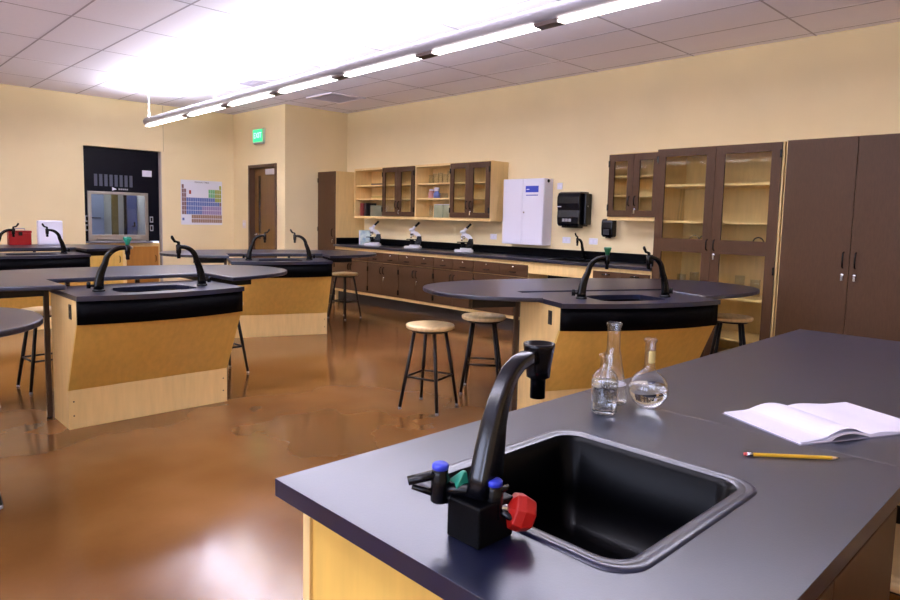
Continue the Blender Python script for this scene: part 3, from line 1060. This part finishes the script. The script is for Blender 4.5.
# ================================================================== FOREGROUND BENCH
BX0, BX1, BY0, BY1, ZB = .556, 3.134, .245, .987, .914
SXa, SXb, SYa, SYb = .718, 1.172, .402, .833
c = thing('bench_cabinet', 'golden wood cabinet under the black foreground bench top', 'cabinet', (1.8, .62, 0))
MB().box(.612, .630, .275, .957, 0, .882).build('end_panel', WOOD, c)
MB().box(.606, .6115, .957, .978, 0, .882).box(.6115, .640, .9575, .978, 0, .882).build('corner_post', WOODX, c)
MB().box(.606, .6115, .275, .950, .845, .882).build('top_rail', WOOD, c)
MB().box(.64, 3.09, .9575, .975, 0, .882).build('rear_panel', WOOD, c)
MB().box(.6305, 1.42, .275, .293, .10, .882).build('front_panel', BROWN, c)
MB().box(1.425, 1.443, .275, .957, 0, .882).build('side_panel', WOOD, c)
MB().box(3.06, 3.09, .275, .957, 0, .882).build('side_panel', WOOD, c)
MB().box(.6305, 1.42, .33, .35, 0, .0995).build('toe_kick', TOE, c)
MB().box(1.4435, 3.059, .60, .618, 0, .882).build('knee_panel', WOOD, c)
d = MB().box(.66, 1.03, .255, .2745, .13, .86).build('door', BROWN, c, bevel=.002)
MB().sweep([(1.0, .255, .62), (1.0, .23, .63), (1.0, .23, .72), (1.0, .255, .73)], .006, 8).build('handle', BLACK, d)
d = MB().box(1.034, 1.40, .255, .2745, .13, .86).build('door', BROWN, c, bevel=.002)
MB().sweep([(1.065, .255, .62), (1.065, .23, .63), (1.065, .23, .72), (1.065, .255, .73)], .006, 8).build('handle', BLACK, d)
MB().box(.598, .6055, .928, .938, .862, .882).build('clip', BLACK, c)

t = thing('bench_worktop', 'black resin foreground bench top holding notebook, pencil and flasks', 'worktop', (1.8, .62, .883))
SEAM = 1.468


def slab_with_hole(x0, x1, y0, y1, hx0, hx1, hy0, hy1, r, z0, z1):
    inner = rrect(hx0, hx1, hy0, hy1, r, 6)
    outer = []
    cx, cy = (hx0 + hx1) / 2, (hy0 + hy1) / 2
    n = 7
    # corners of the outer rectangle for every rounded corner, in the order of rrect
    for (ox, oy), q in (((x1, y1), 0), ((x0, y1), 1), ((x0, y0), 2), ((x1, y0), 3)):
        for k in range(n):
            outer.append((ox, oy))
    return inner, outer


inner = rrect(SXa + .008, SXb - .008, SYa + .008, SYb - .008, .045, 6)
outc = [(SEAM - .0003, BY1), (BX0, BY1), (BX0, BY0), (SEAM - .0003, BY0)]
vs_, fs = [], []
z0, z1 = .8835, ZB
nI = len(inner)
vs_ += [(x, y, z1) for x, y in inner] + [(x, y, z0) for x, y in inner] + [(x, y, z1) for x, y in outc] + [(x, y, z0) for x, y in outc]
per = 7
for k in range(nI):
    l = (k + 1) % nI
    ck, cl = k // per, l // per
    T, B = 2 * nI, 2 * nI + 4
    if ck == cl:
        fs.append((k, l, T + ck))
        fs.append((nI + k, B + ck, nI + l))
    else:
        fs.append((k, l, T + cl, T + ck))
        fs.append((nI + k, B + ck, B + cl, nI + l))
    fs.append((k, nI + k, nI + l, l))
for k in range(4):
    l = (k + 1) % 4
    fs.append((2 * nI + k, 2 * nI + l, 2 * nI + 4 + l, 2 * nI + 4 + k))
mb = MB()
mb.add(vs_, fs)
mb.build('sink_slab', RESIN, t, bevel=.0005, seg_angle=75)
MB().box(SEAM + .0003, BX1, BY0, BY1, z0, z1).build('plain_slab', RESIN, t, bevel=.0005)

# drop-in sink
c = thing('drop_in_sink', 'square black resin sink set into the foreground bench top', 'sink', ((SXa + SXb) / 2, (SYa + SYb) / 2, .70))
prof = [(0.0, .9145), (.003, .9175), (.009, .9185), (.014, .9170), (.017, .9168), (.023, .9175), (.028, .9155), (.037, .905), (.044, .80), (.060, .745), (.085, .728), (.2, .722)]
def loft(pr):
    loops = []
    for o_, z in pr:
        r = max(.055 - o_ * .5, .012)
        loops.append([(x, y, z) for x, y in rrect(SXa + o_, SXb - o_, SYa + o_, SYb - o_, r, 6)])
    nv = len(loops[0])
    fs = []
    for i in range(len(loops) - 1):
        for k in range(nv):
            l = (k + 1) % nv
            fs.append((i * nv + k, i * nv + l, (i + 1) * nv + l, (i + 1) * nv + k))
    return [p for L in loops for p in L], fs, nv, len(loops)


vs_, fs, nv, nl = loft(prof[:7])
MB().add(vs_, fs, True).build('rim', RESIN, c)
vs_, fs, nv, nl = loft(prof[6:])
fs.append(tuple((nl - 1) * nv + k for k in range(nv)))
MB().add(vs_, fs, True).build('bowl', mat('sink_resin_satin', (2, 2, 4), .3, spec=.12), c)
MB().lathe([(.040, .7225), (.040, .726), (.030, .7265), (.026, .724)], ((SXa + SXb) / 2, (SYa + SYb) / 2, 0), 20).build('drain', BLACK, c)

# faucet + service block
f = thing('bench_faucet', 'large black gooseneck faucet on a square base at the foreground sink', 'faucet', (.672, .612, .914))
bx, by = .672, .612
SATIN = mat('satin_black', (7, 7, 13), .22, spec=.5)
MB().box(.634, .706, .582, .645, .9145, .973).build('base', mat('base_black', (3, 3, 5), .4, spec=.12), f, bevel=.003)
DX, DYv = .93, .12   # arm direction, over the sink
pts, rad = [], []
arm = [(0.004, .972), (.009, 1.0), (.017, 1.04), (.025, 1.073), (.036, 1.100), (.050, 1.122), (.068, 1.139), (.088, 1.149), (.112, 1.153), (.143, 1.151)]
sz = [(.017, .031), (.0165, .028), (.0155, .0235), (.0145, .0185), (.0135, .0155), (.013, .0135), (.0125, .012), (.012, .0115), (.012, .011), (.012, .011)]
ddx, ddy = .985, .17
MB().sweep([(bx + d * ddx, by + d * ddy, z) for d, z in arm], sz, 16, side=(-ddy, ddx, 0), sq=4.5).build('neck', SATIN, f)
tx, ty = bx + .154 * ddx, by + .154 * ddy
MB().lathe([(.0120, 1.083), (.0120, 1.113), (.0145, 1.115), (.0185, 1.117), (.0200, 1.135), (.0235, 1.157), (.0250, 1.166), (.0250, 1.171), (.0220, 1.171), (.019, 1.161), (.006, 1.159), (.006, 1.165), (.0, 1.166)], (tx, ty, 0), 20).build('vacuum_breaker', BLACK, f)

# two service valves with index caps, a green and a red faceted knob
def valve(cx, cy, zc, cap_parent):
    v = MB().lathe([(.0115, zc - .048), (.0135, zc - .046), (.0135, zc - .012), (.0115, zc - .006), (.0115, zc)], (cx, cy, 0), 14).build('valve_body', BLACK, cap_parent)
    MB().lathe([(.0118, zc), (.0118, zc + .006), (.010, zc + .008)], (cx, cy, 0), 16).build('index_cap', BLUEK, v)
    return v


ax, ay = .630, .656
qx, qy = .678, .596
MB().sweep([(ax, ay, .981), (bx, by, .981), (qx, qy, .972)], .010, 10).build('valve_manifold', BLACK, f)
v1 = valve(ax, ay, 1.010, f)
v2 = valve(qx - .002, qy - .002, .993, f)
MB().sweep([(ax + .004, ay - .002, 1.004), (ax - .038, ay + .026, .994)], [(.006, .008), (.005, .0085)], 8, side=(0, 0, 1), sq=4).build('lever', BLACK, v1)
MB().sweep([(ax, ay, .972), (ax - .03, ay + .026, .984)], [.006, .004], 8).build('hose_nozzle', BLACK, v1)
MB().sweep([(ax + .006, ay - .006, .968), (ax + .03, ay - .028, .966)], [.009, .008], 8).build('union', BLACK, v1)
MB().box(.650, .668, .632, .650, .972, .982).build('bracket_plate', STEEL, f)
# green pyramid-shaped knob
gk = MB()
gk.lathe([(.015, 0), (.0155, .006), (.004, .026)], (0, 0, 0), 4, smooth=False)
gk.v = [tuple(Matrix.Rotation(.5, 3, 'Z') @ Matrix.Rotation(.35, 3, 'X') @ Vector(p) + Vector((.652, .641, .982))) for p in gk.v]
gk.build('green_knob', GREENK, f, bevel=.0015)
# red faceted knob on a stem
rk = MB()
rk.lathe([(.010, -.026), (.026, -.016), (.028, -.004), (.023, .012), (.012, .017), (.011, .014), (.0, .014)], (0, 0, 0), 7, smooth=False)
dirv = Vector((.74, -.60, -.30)).normalized()
Mq = dirv.to_track_quat('Z', 'Y').to_matrix()
rk.v = [tuple(Mq @ Vector(p) + Vector((.714, .572, .948))) for p in rk.v]
MB().sweep([(qx - .004, qy - .004, .966), (.704, .577, .951)], .007, 10).build('stem', CHROME, f)
rk.build('red_knob', REDK, f, bevel=.002)
MB().sweep([(qx, qy - .004, .958), (qx + .012, qy - .024, .948), (qx + .021, qy - .036, .940)], [.006, .005, .0035], 8).build('hose_nozzle', SATIN, v2)
MB().sweep([(qx, qy, .978), (qx + .022, qy - .008, .986)], [.006, .004], 8).build('lever', SATIN, v2)

# ---- glassware on the bench
def vessel(name, label, cat, loc, outer, inner, water, seg=32):
    v = thing(name, label, cat, loc)
    MB().lathe(outer + inner[::-1], seg=seg).build('glass_body', GLASS, v, world=False)
    if water:
        MB().lathe(water, seg=seg).build('water', WATER, v, world=False)
    return v


z = .9145
o_ = [(0, 0), (.028, 0), (.031, .003), (.031, .075), (.029, .088), (.020, .100), (.0135, .106), (.0125, .125), (.0165, .132), (.0165, .139), (.0155, .140)]
i_ = [(0, .003), (.027, .003), (.029, .006), (.029, .075), (.027, .087), (.0185, .0985), (.0115, .105), (.0105, .125), (.011, .138), (.0125, .140)]
b = vessel('reagent_bottle', 'short ribbed glass bottle of clear water on the bench', 'bottle', (1.338, .838, z), o_, i_,
           [(0, .0032), (.0268, .0032), (.0288, .0062), (.0288, .060), (0, .060)])
for k in range(6):
    zz = .030 + .009 * k
    MB().lathe([(.0311, zz - .0015), (.0319, zz), (.0311, zz + .0015)], seg=32).build('rib', GLASS, b, world=False)
o_ = [(0, 0), (.038, 0), (.0415, .004), (.041, .012), (.030, .065), (.0195, .120), (.0165, .135), (.0165, .188), (.0195, .196), (.0195, .199), (.018, .2005)]
i_ = [(0, .002), (.038, .002), (.0398, .005), (.0393, .012), (.0283, .065), (.0178, .120), (.0148, .135), (.0148, .188), (.0165, .197), (.0175, .200)]
e = vessel('erlenmeyer_flask', 'tall empty conical flask standing behind the bottle and round flask', 'flask', (1.437, .880, z), o_, i_, None)
MB().lathe([(.0352, .0455), (.0352, .047)], seg=32).build('graduation', WHITE, e, world=False)
ou, inn, wt = [(0, 0), (.020, 0)], [(0, .002), (.0195, .002)], [(0, .0022), (.0192, .0022)]
R_ = .048
for k in range(3, 16):
    t = -PI / 2 + PI * k / 18 + .05
    if t > 1.25:
        break
    cz = .0455
    ou.append((R_ * math.cos(t), cz + R_ * math.sin(t)))
    inn.append(((R_ - .0018) * math.cos(t), cz + (R_ - .0018) * math.sin(t)))
    if cz + R_ * math.sin(t) < .058:
        wt.append(((R_ - .0020) * math.cos(t), cz + (R_ - .0020) * math.sin(t)))
wt.append((0, wt[-1][1]))
ou += [(.0145, .097), (.0128, .106), (.0128, .160), (.0165, .1665), (.0165, .169), (.0150, .170)]
inn += [(.0127, .097), (.0112, .106), (.0112, .160), (.0135, .167), (.0145, .1695)]
r_ = vessel('round_flask', 'round-bottom glass flask half full of clear water', 'flask', (1.460, .792, z), ou, inn, wt)
# amber paper label round part of the neck
mb = MB()
seg = 10
vs_, fs = [], []
for k in range(seg + 1):
    t = math.radians(-165 + 120 * k / seg)
    for rr, zz in ((.0131, .112), (.0131, .142)):
        vs_.append((rr * math.cos(t), rr * math.sin(t), zz))
for k in range(seg):
    fs.append((2 * k, 2 * k + 2, 2 * k + 3, 2 * k + 1))
mb.add(vs_, fs, True)
mb.build('neck_label', mat('label_cream', (214, 190, 120), .6), r_, world=False)

# ---- notebook and pencil
A = Vector((1.554, .643, .9145))
sdir = Vector((-.442, -.897, 0)).normalized()
wdir = Vector((.897, -.442, 0)).normalized()
nb = thing('notebook', 'open white notebook with a curling page lying on the bench', 'notebook', (A + sdir * .11 + wdir * .19)[:])
LEN, WID = .226, .19


def page_sheet(name, prof_top, prof_bot, l0, l1, material, nseg=1, curl=None):
    k = len(prof_top)
    vs_, fs = [], []
    for j in range(nseg + 1):
        l = l0 + (l1 - l0) * j / nseg
        for i in range(k):
            u, zz = prof_top[i]
            cz = curl(u, (l - l0) / (l1 - l0)) if curl else 0
            vs_.append(A + wdir * u + sdir * l + Vector((0, 0, zz + cz)))
        for i in range(k):
            u, zz = prof_bot[i]
            cz = curl(u, (l - l0) / (l1 - l0)) if curl else 0
            vs_.append(A + wdir * u + sdir * l + Vector((0, 0, zz + cz)))
    W = 2 * k
    for j in range(nseg):
        o = j * W
        q = (j + 1) * W
        for i in range(k - 1):
            fs.append((o + i, q + i, q + i + 1, o + i + 1))
            fs.append((o + k + i, o + k + i + 1, q + k + i + 1, q + k + i))
        fs.append((o, o + k, q + k, q))
        fs.append((o + k - 1, q + k - 1, q + 2 * k - 1, o + 2 * k - 1))
    for o in (0, nseg * W):
        for i in range(k - 1):
            fs.append((o + i, o + i + 1, o + k + i + 1, o + k + i))
    m_ = MB()
    m_.add(vs_, fs, False)
    return m_.build(name, material, nb)


us = [WID * i / 16 for i in range(17)]
cov = [(u, .0012) for u in [-.004] + us]
page_sheet('cover', [(-.004, .0012), (WID, .0012), (2 * WID + .004, .0012)], [(-.004, 0.), (WID, 0.), (2 * WID + .004, 0.)], -.003, LEN + .003, mat('cover_grey', (150, 146, 160), .6))


def hill(t):   # height of the left page block from outer edge (0) to spine (1)
    return .0035 + .003 * t + .012 * max(0, math.sin(PI * min(1, max(0, (t - .35) / .65)))) ** 1.1


def hill_r(t):  # right page block, from spine (0) outward
    return .004 + .010 * math.sin(PI * min(1, t * 1.5 + .1)) * math.exp(-2.0 * t)


lt = [(u, hill(u / WID)) for u in us]
page_sheet('page_block', lt, [(u, max(.0013, zz - .0048 if u / WID > .45 else .0013)) for u, zz in lt], 0, LEN, PAPER, 1)
rt_ = [(WID + u, hill_r(u / WID)) for u in us]
page_sheet('page_block', rt_, [(u, .0013) for u, zz in rt_], 0, LEN, PAPER, 1)
# loose upper page that lifts towards the spine at its front end
lp = [(u, hill(u / WID) + .0008) for u in us]
page_sheet('loose_page', [(u, zz + .0004) for u, zz in lp], lp, .001, LEN - .001, PAPER, 8,
           curl=lambda u, l: (.012 * l * max(0, math.sin(PI * min(1, u / WID * 1.0))) ** 2 * (u / WID)))

p0, p1 = Vector((1.297, .493, .9145 + .0036)), Vector((1.420, .358, .9145 + .0036))
dv = (p1 - p0).normalized()
pc = thing('pencil', 'yellow pencil with red eraser lying before the notebook', 'pencil', ((p0 + p1) / 2)[:])
Lp = (p1 - p0).length
MB().sweep([p0 + dv * .017, p1 - dv * .016], .0036, 6, smooth=False).build('shaft', mat('pencil_yellow', (214, 168, 40), .35), pc)
MB().sweep([p0 + dv * .006, p0 + dv * .017], .0036, 12).build('ferrule', CHROME, pc)
MB().sweep([p0, p0 + dv * .006], .0034, 12).build('eraser', mat('eraser_pink', (190, 70, 70), .7), pc)
MB().sweep([p1 - dv * .016, p1 - dv * .004], [.0036, .0012], 12).build('sharpened_wood', mat('pencil_wood', (214, 176, 130), .7), pc)
MB().sweep([p1 - dv * .004, p1], [.0012, .0003], 8).build('lead', BLACK, pc)

# ================================================================== MICROSCOPES AND SHELF CONTENTS
MW = mat('microscope_white', (222, 220, 224), .35)


def make_microscope():
    """local x = sideways along the counter (towards the corner +), built facing -x of the room"""
    s = thing('microscope', 'x', 'microscope', (0, 0, 0), 0, 'microscopes on the wall counter')
    # base: low horseshoe slab
    MB().prism([(-.075, -.11), (.075, -.11), (.075, .06), (.045, .10), (-.045, .10), (-.075, .06)], 0, .035, 'z').build('base', MW, s, world=False, bevel=.008)
    MB().prism([(-.05, -.05), (.05, -.05), (.04, .08), (-.04, .08)], .0355, .055, 'z').build('foot_cover', MW, s, world=False, bevel=.008)
    # arm (side profile in y,z extruded in x)
    MB().prism([(.03, .055), (.085, .055), (.095, .12), (.085, .20), (.05, .245), (-.005, .265), (-.035, .26), (-.035, .225), (.0, .215), (.035, .18), (.045, .13), (.03, .09)],
               -.021, .021, 'x').build('arm', MW, s, world=False, bevel=.006)
    MB().prism([(.015, .056), (.090, .056), (.101, .12), (.094, .185), (.048, .185), (.036, .141), (.015, .10)], -.030, .030, 'x').build('focus_block', BLACK, s, world=False, bevel=.004)
    MB().box(-.06, .06, -.085, .05, .128, .140).build('stage', BLACK, s, world=False, bevel=.003)
    MB().lathe([(.022, .09), (.026, .127)], (0, -.02, 0), 14).build('condenser', BLACK, s, world=False)
    for k in (-1, 1):
        MB().lathe([(.022, 0), (.022, .016), (.015, .018)], (k * .0285, .055, .085), 14, Matrix.Rotation(k * PI / 2, 3, 'Y')).build('focus_knob', BLACK, s, world=False)
    n = MB().lathe([(.020, .205), (.028, .212), (.028, .224)], (0, -.02, 0), 16).build('nosepiece', CHROME, s, world=False)
    MB().lathe([(.006, .152), (.009, .165), (.011, .206)], (0, -.03, 0), 12).build('objective', CHROME, n, world=False)
    MB().lathe([(.008, 0), (.010, .03)], (.008, -.006, .178), 12).build('objective', CHROME, n, world=False)
    MB().lathe([(.034, .255), (.036, .275), (.028, .292), (.012, .298)], (0, -.02, 0), 18).build('head', MW, s, world=False)
    d = Vector((0, .62, .78)).normalized()
    a = Vector((0, -.012, .285))
    MB().sweep([a, a + d * .05], .017, 14).build('tube', MW, s, world=False)
    MB().sweep([a + d * .05, a + d * .13], [.0145, .0155], 14).build('eyepiece', BLACK, s, world=False)
    return s


ms0 = make_microscope()
for i, (x, y, rz, lab) in enumerate([(6.44, 8.36, -2.36, 'white and black microscope beside the printed box'), (6.45, 7.40, -2.36, 'white and black microscope in the middle of the three on the counter'),
                                     (6.46, 6.35, -2.36, 'white and black microscope nearest the white metal wall cabinet')]):
    s = ms0 if i == 0 else copy_tree(ms0)
    s.location = (x, y, .9165)
    s.scale = (1.22, 1.22, 1.0)
    s.rotation_euler = (0, 0, rz)
    s['label'] = lab

c = thing('printed_box', 'upright box with a pale blue and green printed front at the counter end', 'box', (6.47, 8.62, .9165))
for k_ in (0,):
    bxm = MB().box(-.09, .09, -.03, .03, 0, .235).build('carton', mat('carton_print', (122, 150, 170), .5, rgb2=(206, 214, 196), vscale=14, detail=3), c, world=False, bevel=.002)
    MB().box(-.086, -.07, -.0315, -.0302, .01, .225).build('white_band', WHITE, c, world=False)
c.rotation_euler = (0, 0, -PI / 2 + .75)


def jar(name, label, x, y, z, prof, material, cat, group, lid=None):
    o = thing(name, label, cat, (x, y, z), 0, group)
    MB().lathe(prof, seg=16).build('body', material, o, world=False)
    if lid:
        h = prof[-1][1]
        MB().lathe([(lid[0], h), (lid[0], h + lid[1]), (lid[0] * .8, h + lid[1] + .004)], seg=14).build('lid', lid[2], o, world=False)
    return o


def beaker_prof(r, h):
    return [(r, 0), (r, h * .96), (r * 1.06, h), (r * 1.0, h), (r * .94, h * .95), (r * .94, .004), (0, .004)]


S1, S2, S0 = 1.8685, 1.6555, 1.3805
# open unit with glassware (y 7.31 .. 6.57)
for k, (y, r, h) in enumerate([(7.14, .040, .12), (7.05, .045, .14), (6.95, .036, .15), (6.86, .042, .13), (6.76, .036, .17), (6.68, .04, .11)]):
    jar('glass_beaker', ['first', 'second', 'third', 'fourth', 'fifth', 'sixth'][k] + ' glass beaker from the book-shelf side on the upper open shelf', 6.55, y, S1, beaker_prof(r, h), WARE, 'beaker', 'beakers on the upper open shelf')
jar('sample_jar', 'pink-filled jar on the middle shelf of the open glassware unit', 6.55, 7.13, S2, [(.05, 0), (.05, .08), (.035, .10), (.035, .11)], mat('pink_fill', (196, 140, 132), .3), 'jar', 'jars on the middle open shelf', (.037, .018, WHITE))
jar('sample_jar', 'blue and white jar on the middle shelf of the open glassware unit', 6.53, 7.00, S2, [(.048, 0), (.048, .07), (.03, .09), (.03, .10)], mat('blue_fill', (108, 124, 190), .3), 'jar', 'jars on the middle open shelf', (.04, .05, WHITE))
jar('glass_beaker', 'wide low glass dish on the middle shelf of the open glassware unit', 6.55, 6.87, S2, beaker_prof(.06, .07), WARE, 'beaker', 'glass on the middle open shelf')
jar('sample_jar', 'brown-tinted jar on the middle shelf of the open glassware unit', 6.58, 6.73, S2, [(.045, 0), (.045, .08), (.03, .10), (.03, .12)], mat('tan_fill', (176, 140, 110), .3), 'jar', 'jars on the middle open shelf', (.032, .015, WHITE))
jar('glass_cylinder', 'tall glass cylinder on the bottom shelf of the open glassware unit', 6.52, 7.10, S0, [(.05, 0), (.05, .012), (.028, .02), (.028, .17), (.032, .175), (.026, .17), (.026, .025), (0, .024)], WARE, 'cylinder', None)
for k, (y0, y1, h) in enumerate([(6.80, 6.98, .185), (6.61, 6.785, .185)]):
    o = thing('glass_tank', ['grey-green glass tank beside the tall cylinder on the bottom open shelf', 'grey-green glass tank at the end of the bottom open shelf'][k], 'tank', (6.58, (y0 + y1) / 2, S0))
    gt = mat('tank_green', (140, 144, 116), .25, var=.1)
    MB().ring([(6.46, y0), (6.70, y0), (6.70, y1), (6.46, y1)], [(6.466, y0 + .006), (6.694, y0 + .006), (6.694, y1 - .006), (6.466, y1 - .006)], S0, S0 + h).build('walls', gt, o)
    MB().box(6.466, 6.694, y0 + .006, y1 - .006, S0, S0 + .006).build('bottom', gt, o)
    MB().box(6.457, 6.463, y0, y1, S0 + h - .004, S0 + h + .004).build('rim', WHITE, o)
# open unit with the red book (y 8.80 .. 8.06)
bk = thing('book', 'dark red book leaning on the bottom shelf of the open unit', 'book', (6.55, 8.66, S0))
MB().box(6.45, 6.64, 8.64, 8.70, S0 + .006, S0 + .20).build('pages', PAPER, bk)
MB().box(6.444, 6.645, 8.701, 8.707, S0, S0 + .206).box(6.444, 6.645, 8.633, 8.639, S0, S0 + .206).box(6.438, 6.444, 8.633, 8.707, S0, S0 + .206).build('cover', mat('book_red', (110, 34, 30), .5), bk)
bk = thing('book', 'black book standing next to the dark red book', 'book', (6.55, 8.57, S0))
MB().box(6.45, 6.64, 8.56, 8.60, S0 + .006, S0 + .20).build('pages', PAPER, bk)
MB().box(6.444, 6.645, 8.601, 8.606, S0, S0 + .208).box(6.444, 6.645, 8.553, 8.559, S0, S0 + .208).box(6.438, 6.444, 8.553, 8.606, S0, S0 + .208).build('cover', mat('book_black', (34, 28, 32), .5), bk)
o = thing('glass_tank', 'dark grey glass tank on the bottom shelf beside the books', 'tank', (6.58, 8.30, S0))
gt = mat('tank_dark', (112, 112, 92), .25, var=.1)
MB().ring([(6.47, 8.12), (6.70, 8.12), (6.70, 8.48), (6.47, 8.48)], [(6.476, 8.126), (6.694, 8.126), (6.694, 8.474), (6.476, 8.474)], S0, S0 + .17).build('walls', gt, o)
MB().box(6.476, 6.694, 8.126, 8.474, S0, S0 + .006).build('bottom', gt, o)
MB().box(6.50, 6.69, 8.14, 8.46, S0 + .0065, S0 + .1).build('contents', mat('tank_fill', (88, 92, 76), .6), o)
o = thing('tray', 'shallow dark tray on the top shelf of the open book unit', 'tray', (6.56, 8.28, S1))
MB().ring(rrect(6.45, 6.69, 8.10, 8.46, .02), rrect(6.456, 6.684, 8.106, 8.454, .016), S1, S1 + .022).build('rim', mat('tray_dark', (64, 50, 42), .5), o)
MB().prism(rrect(6.455, 6.685, 8.105, 8.455, .016), S1 + .0005, S1 + .006).build('bottom', mat('tray_dark', (64, 50, 42), .5), o)
for k in range(3):
    o = tag(MB().box(6.46 + .004 * k, 6.68, 8.10 + .01 * k, 8.42 + .02 * k, S2 + .0005 + .0145 * k, S2 + .014 + .0145 * k).build('paper_folder', mat('folder_tan', (196, 168, 96), .6)),
            ['lowest', 'middle', 'topmost'][k] + ' tan paper folder of the flat pile on the open book unit', 'folder', 'folders in the flat pile')

# glazed cabinets: tubing, ring clamps
for (y, x, zz, h) in ((3.225, 6.36, 1.4025, .32), (3.195, 6.36, 1.4025, .32)):
    tag(MB().sweep([(x, y, zz), (x + .02, y - .015, zz + h)], .008, 8).build('glass_tube', WARE), ['first', 'second'][int(y < 3.2)] + ' leaning glass tube from the counter side inside the tall glass-door cabinet', 'tube', 'glass tubes in the tall cabinet')
for (y, lab) in ((3.08, 'first wire ring clamp from the counter side on the shelf behind the far glass door'), (2.98, 'second wire ring clamp from the counter side behind the far glass door'), (2.45, 'wire ring clamp on the shelf behind the glass door next to the plain cabinet')):
    o = thing('ring_clamp', lab, 'clamp', (6.45, y, 1.1505), 0, 'ring clamps in the tall cabinet' if y > 2.9 else None)
    pts = [(0, .05 * math.cos(t), .055 + .05 * math.sin(t)) for t in [PI * k / 9 - .3 for k in range(12)]]
    MB().sweep(pts, .006, 6).build('ring', BMETAL, o, world=False)
    MB().box(-.02, .02, -.04, .04, 0, .012).build('foot', BMETAL, o, world=False)
    MB().sweep([(0, .047, .012), (0, .0478, .042)], .006, 6).build('stem', BMETAL, o, world=False)
for k in range(5):
    tag(MB().lathe(beaker_prof(.045, .16 + .03 * (k % 2)), (6.5, 3.22 - .14 * k if k < 3 else 2.62 - .15 * (k - 3), .6905), 14).build('glass_jar', WARE),
        ['first', 'second', 'third', 'fourth', 'fifth'][k] + ' glass jar from the counter side inside the tall glass-door cabinet', 'jar', 'jars in the tall cabinet')

# red case and white box standing on the far oval table
c = thing('red_case', 'red metal case with a black top handle on the far oval table', 'case', (1.92, 9.72, .9155))
RC = mat('red_case_paint', (140, 14, 14), .4, spec=.3)
zc = .9155
MB().box(1.80, 2.04, 9.66, 9.78, zc, zc + .15).build('body', RC, c, bevel=.006)
MB().box(1.795, 2.045, 9.655, 9.785, zc + .1505, zc + .18).build('lid', RC, c, bevel=.006)
MB().sweep([(1.86, 9.72, zc + .178), (1.86, 9.72, zc + .205), (1.98, 9.72, zc + .205), (1.98, 9.72, zc + .178)], .007, 8).build('handle', GREY, c)
MB().box(1.90, 1.94, 9.648, 9.6545, zc + .12, zc + .165).build('latch', BLACK, c)
c = thing('white_box', 'upright white box standing on the far oval table', 'box', (2.26, 9.70, .9155))
MB().box(2.115, 2.395, 9.66, 9.74, zc, zc + .31).build('carton', WHITE, c, bevel=.012)
MB().box(2.13, 2.38, 9.657, 9.6595, zc + .02, zc + .29).build('front_sheet', PAPER, c)
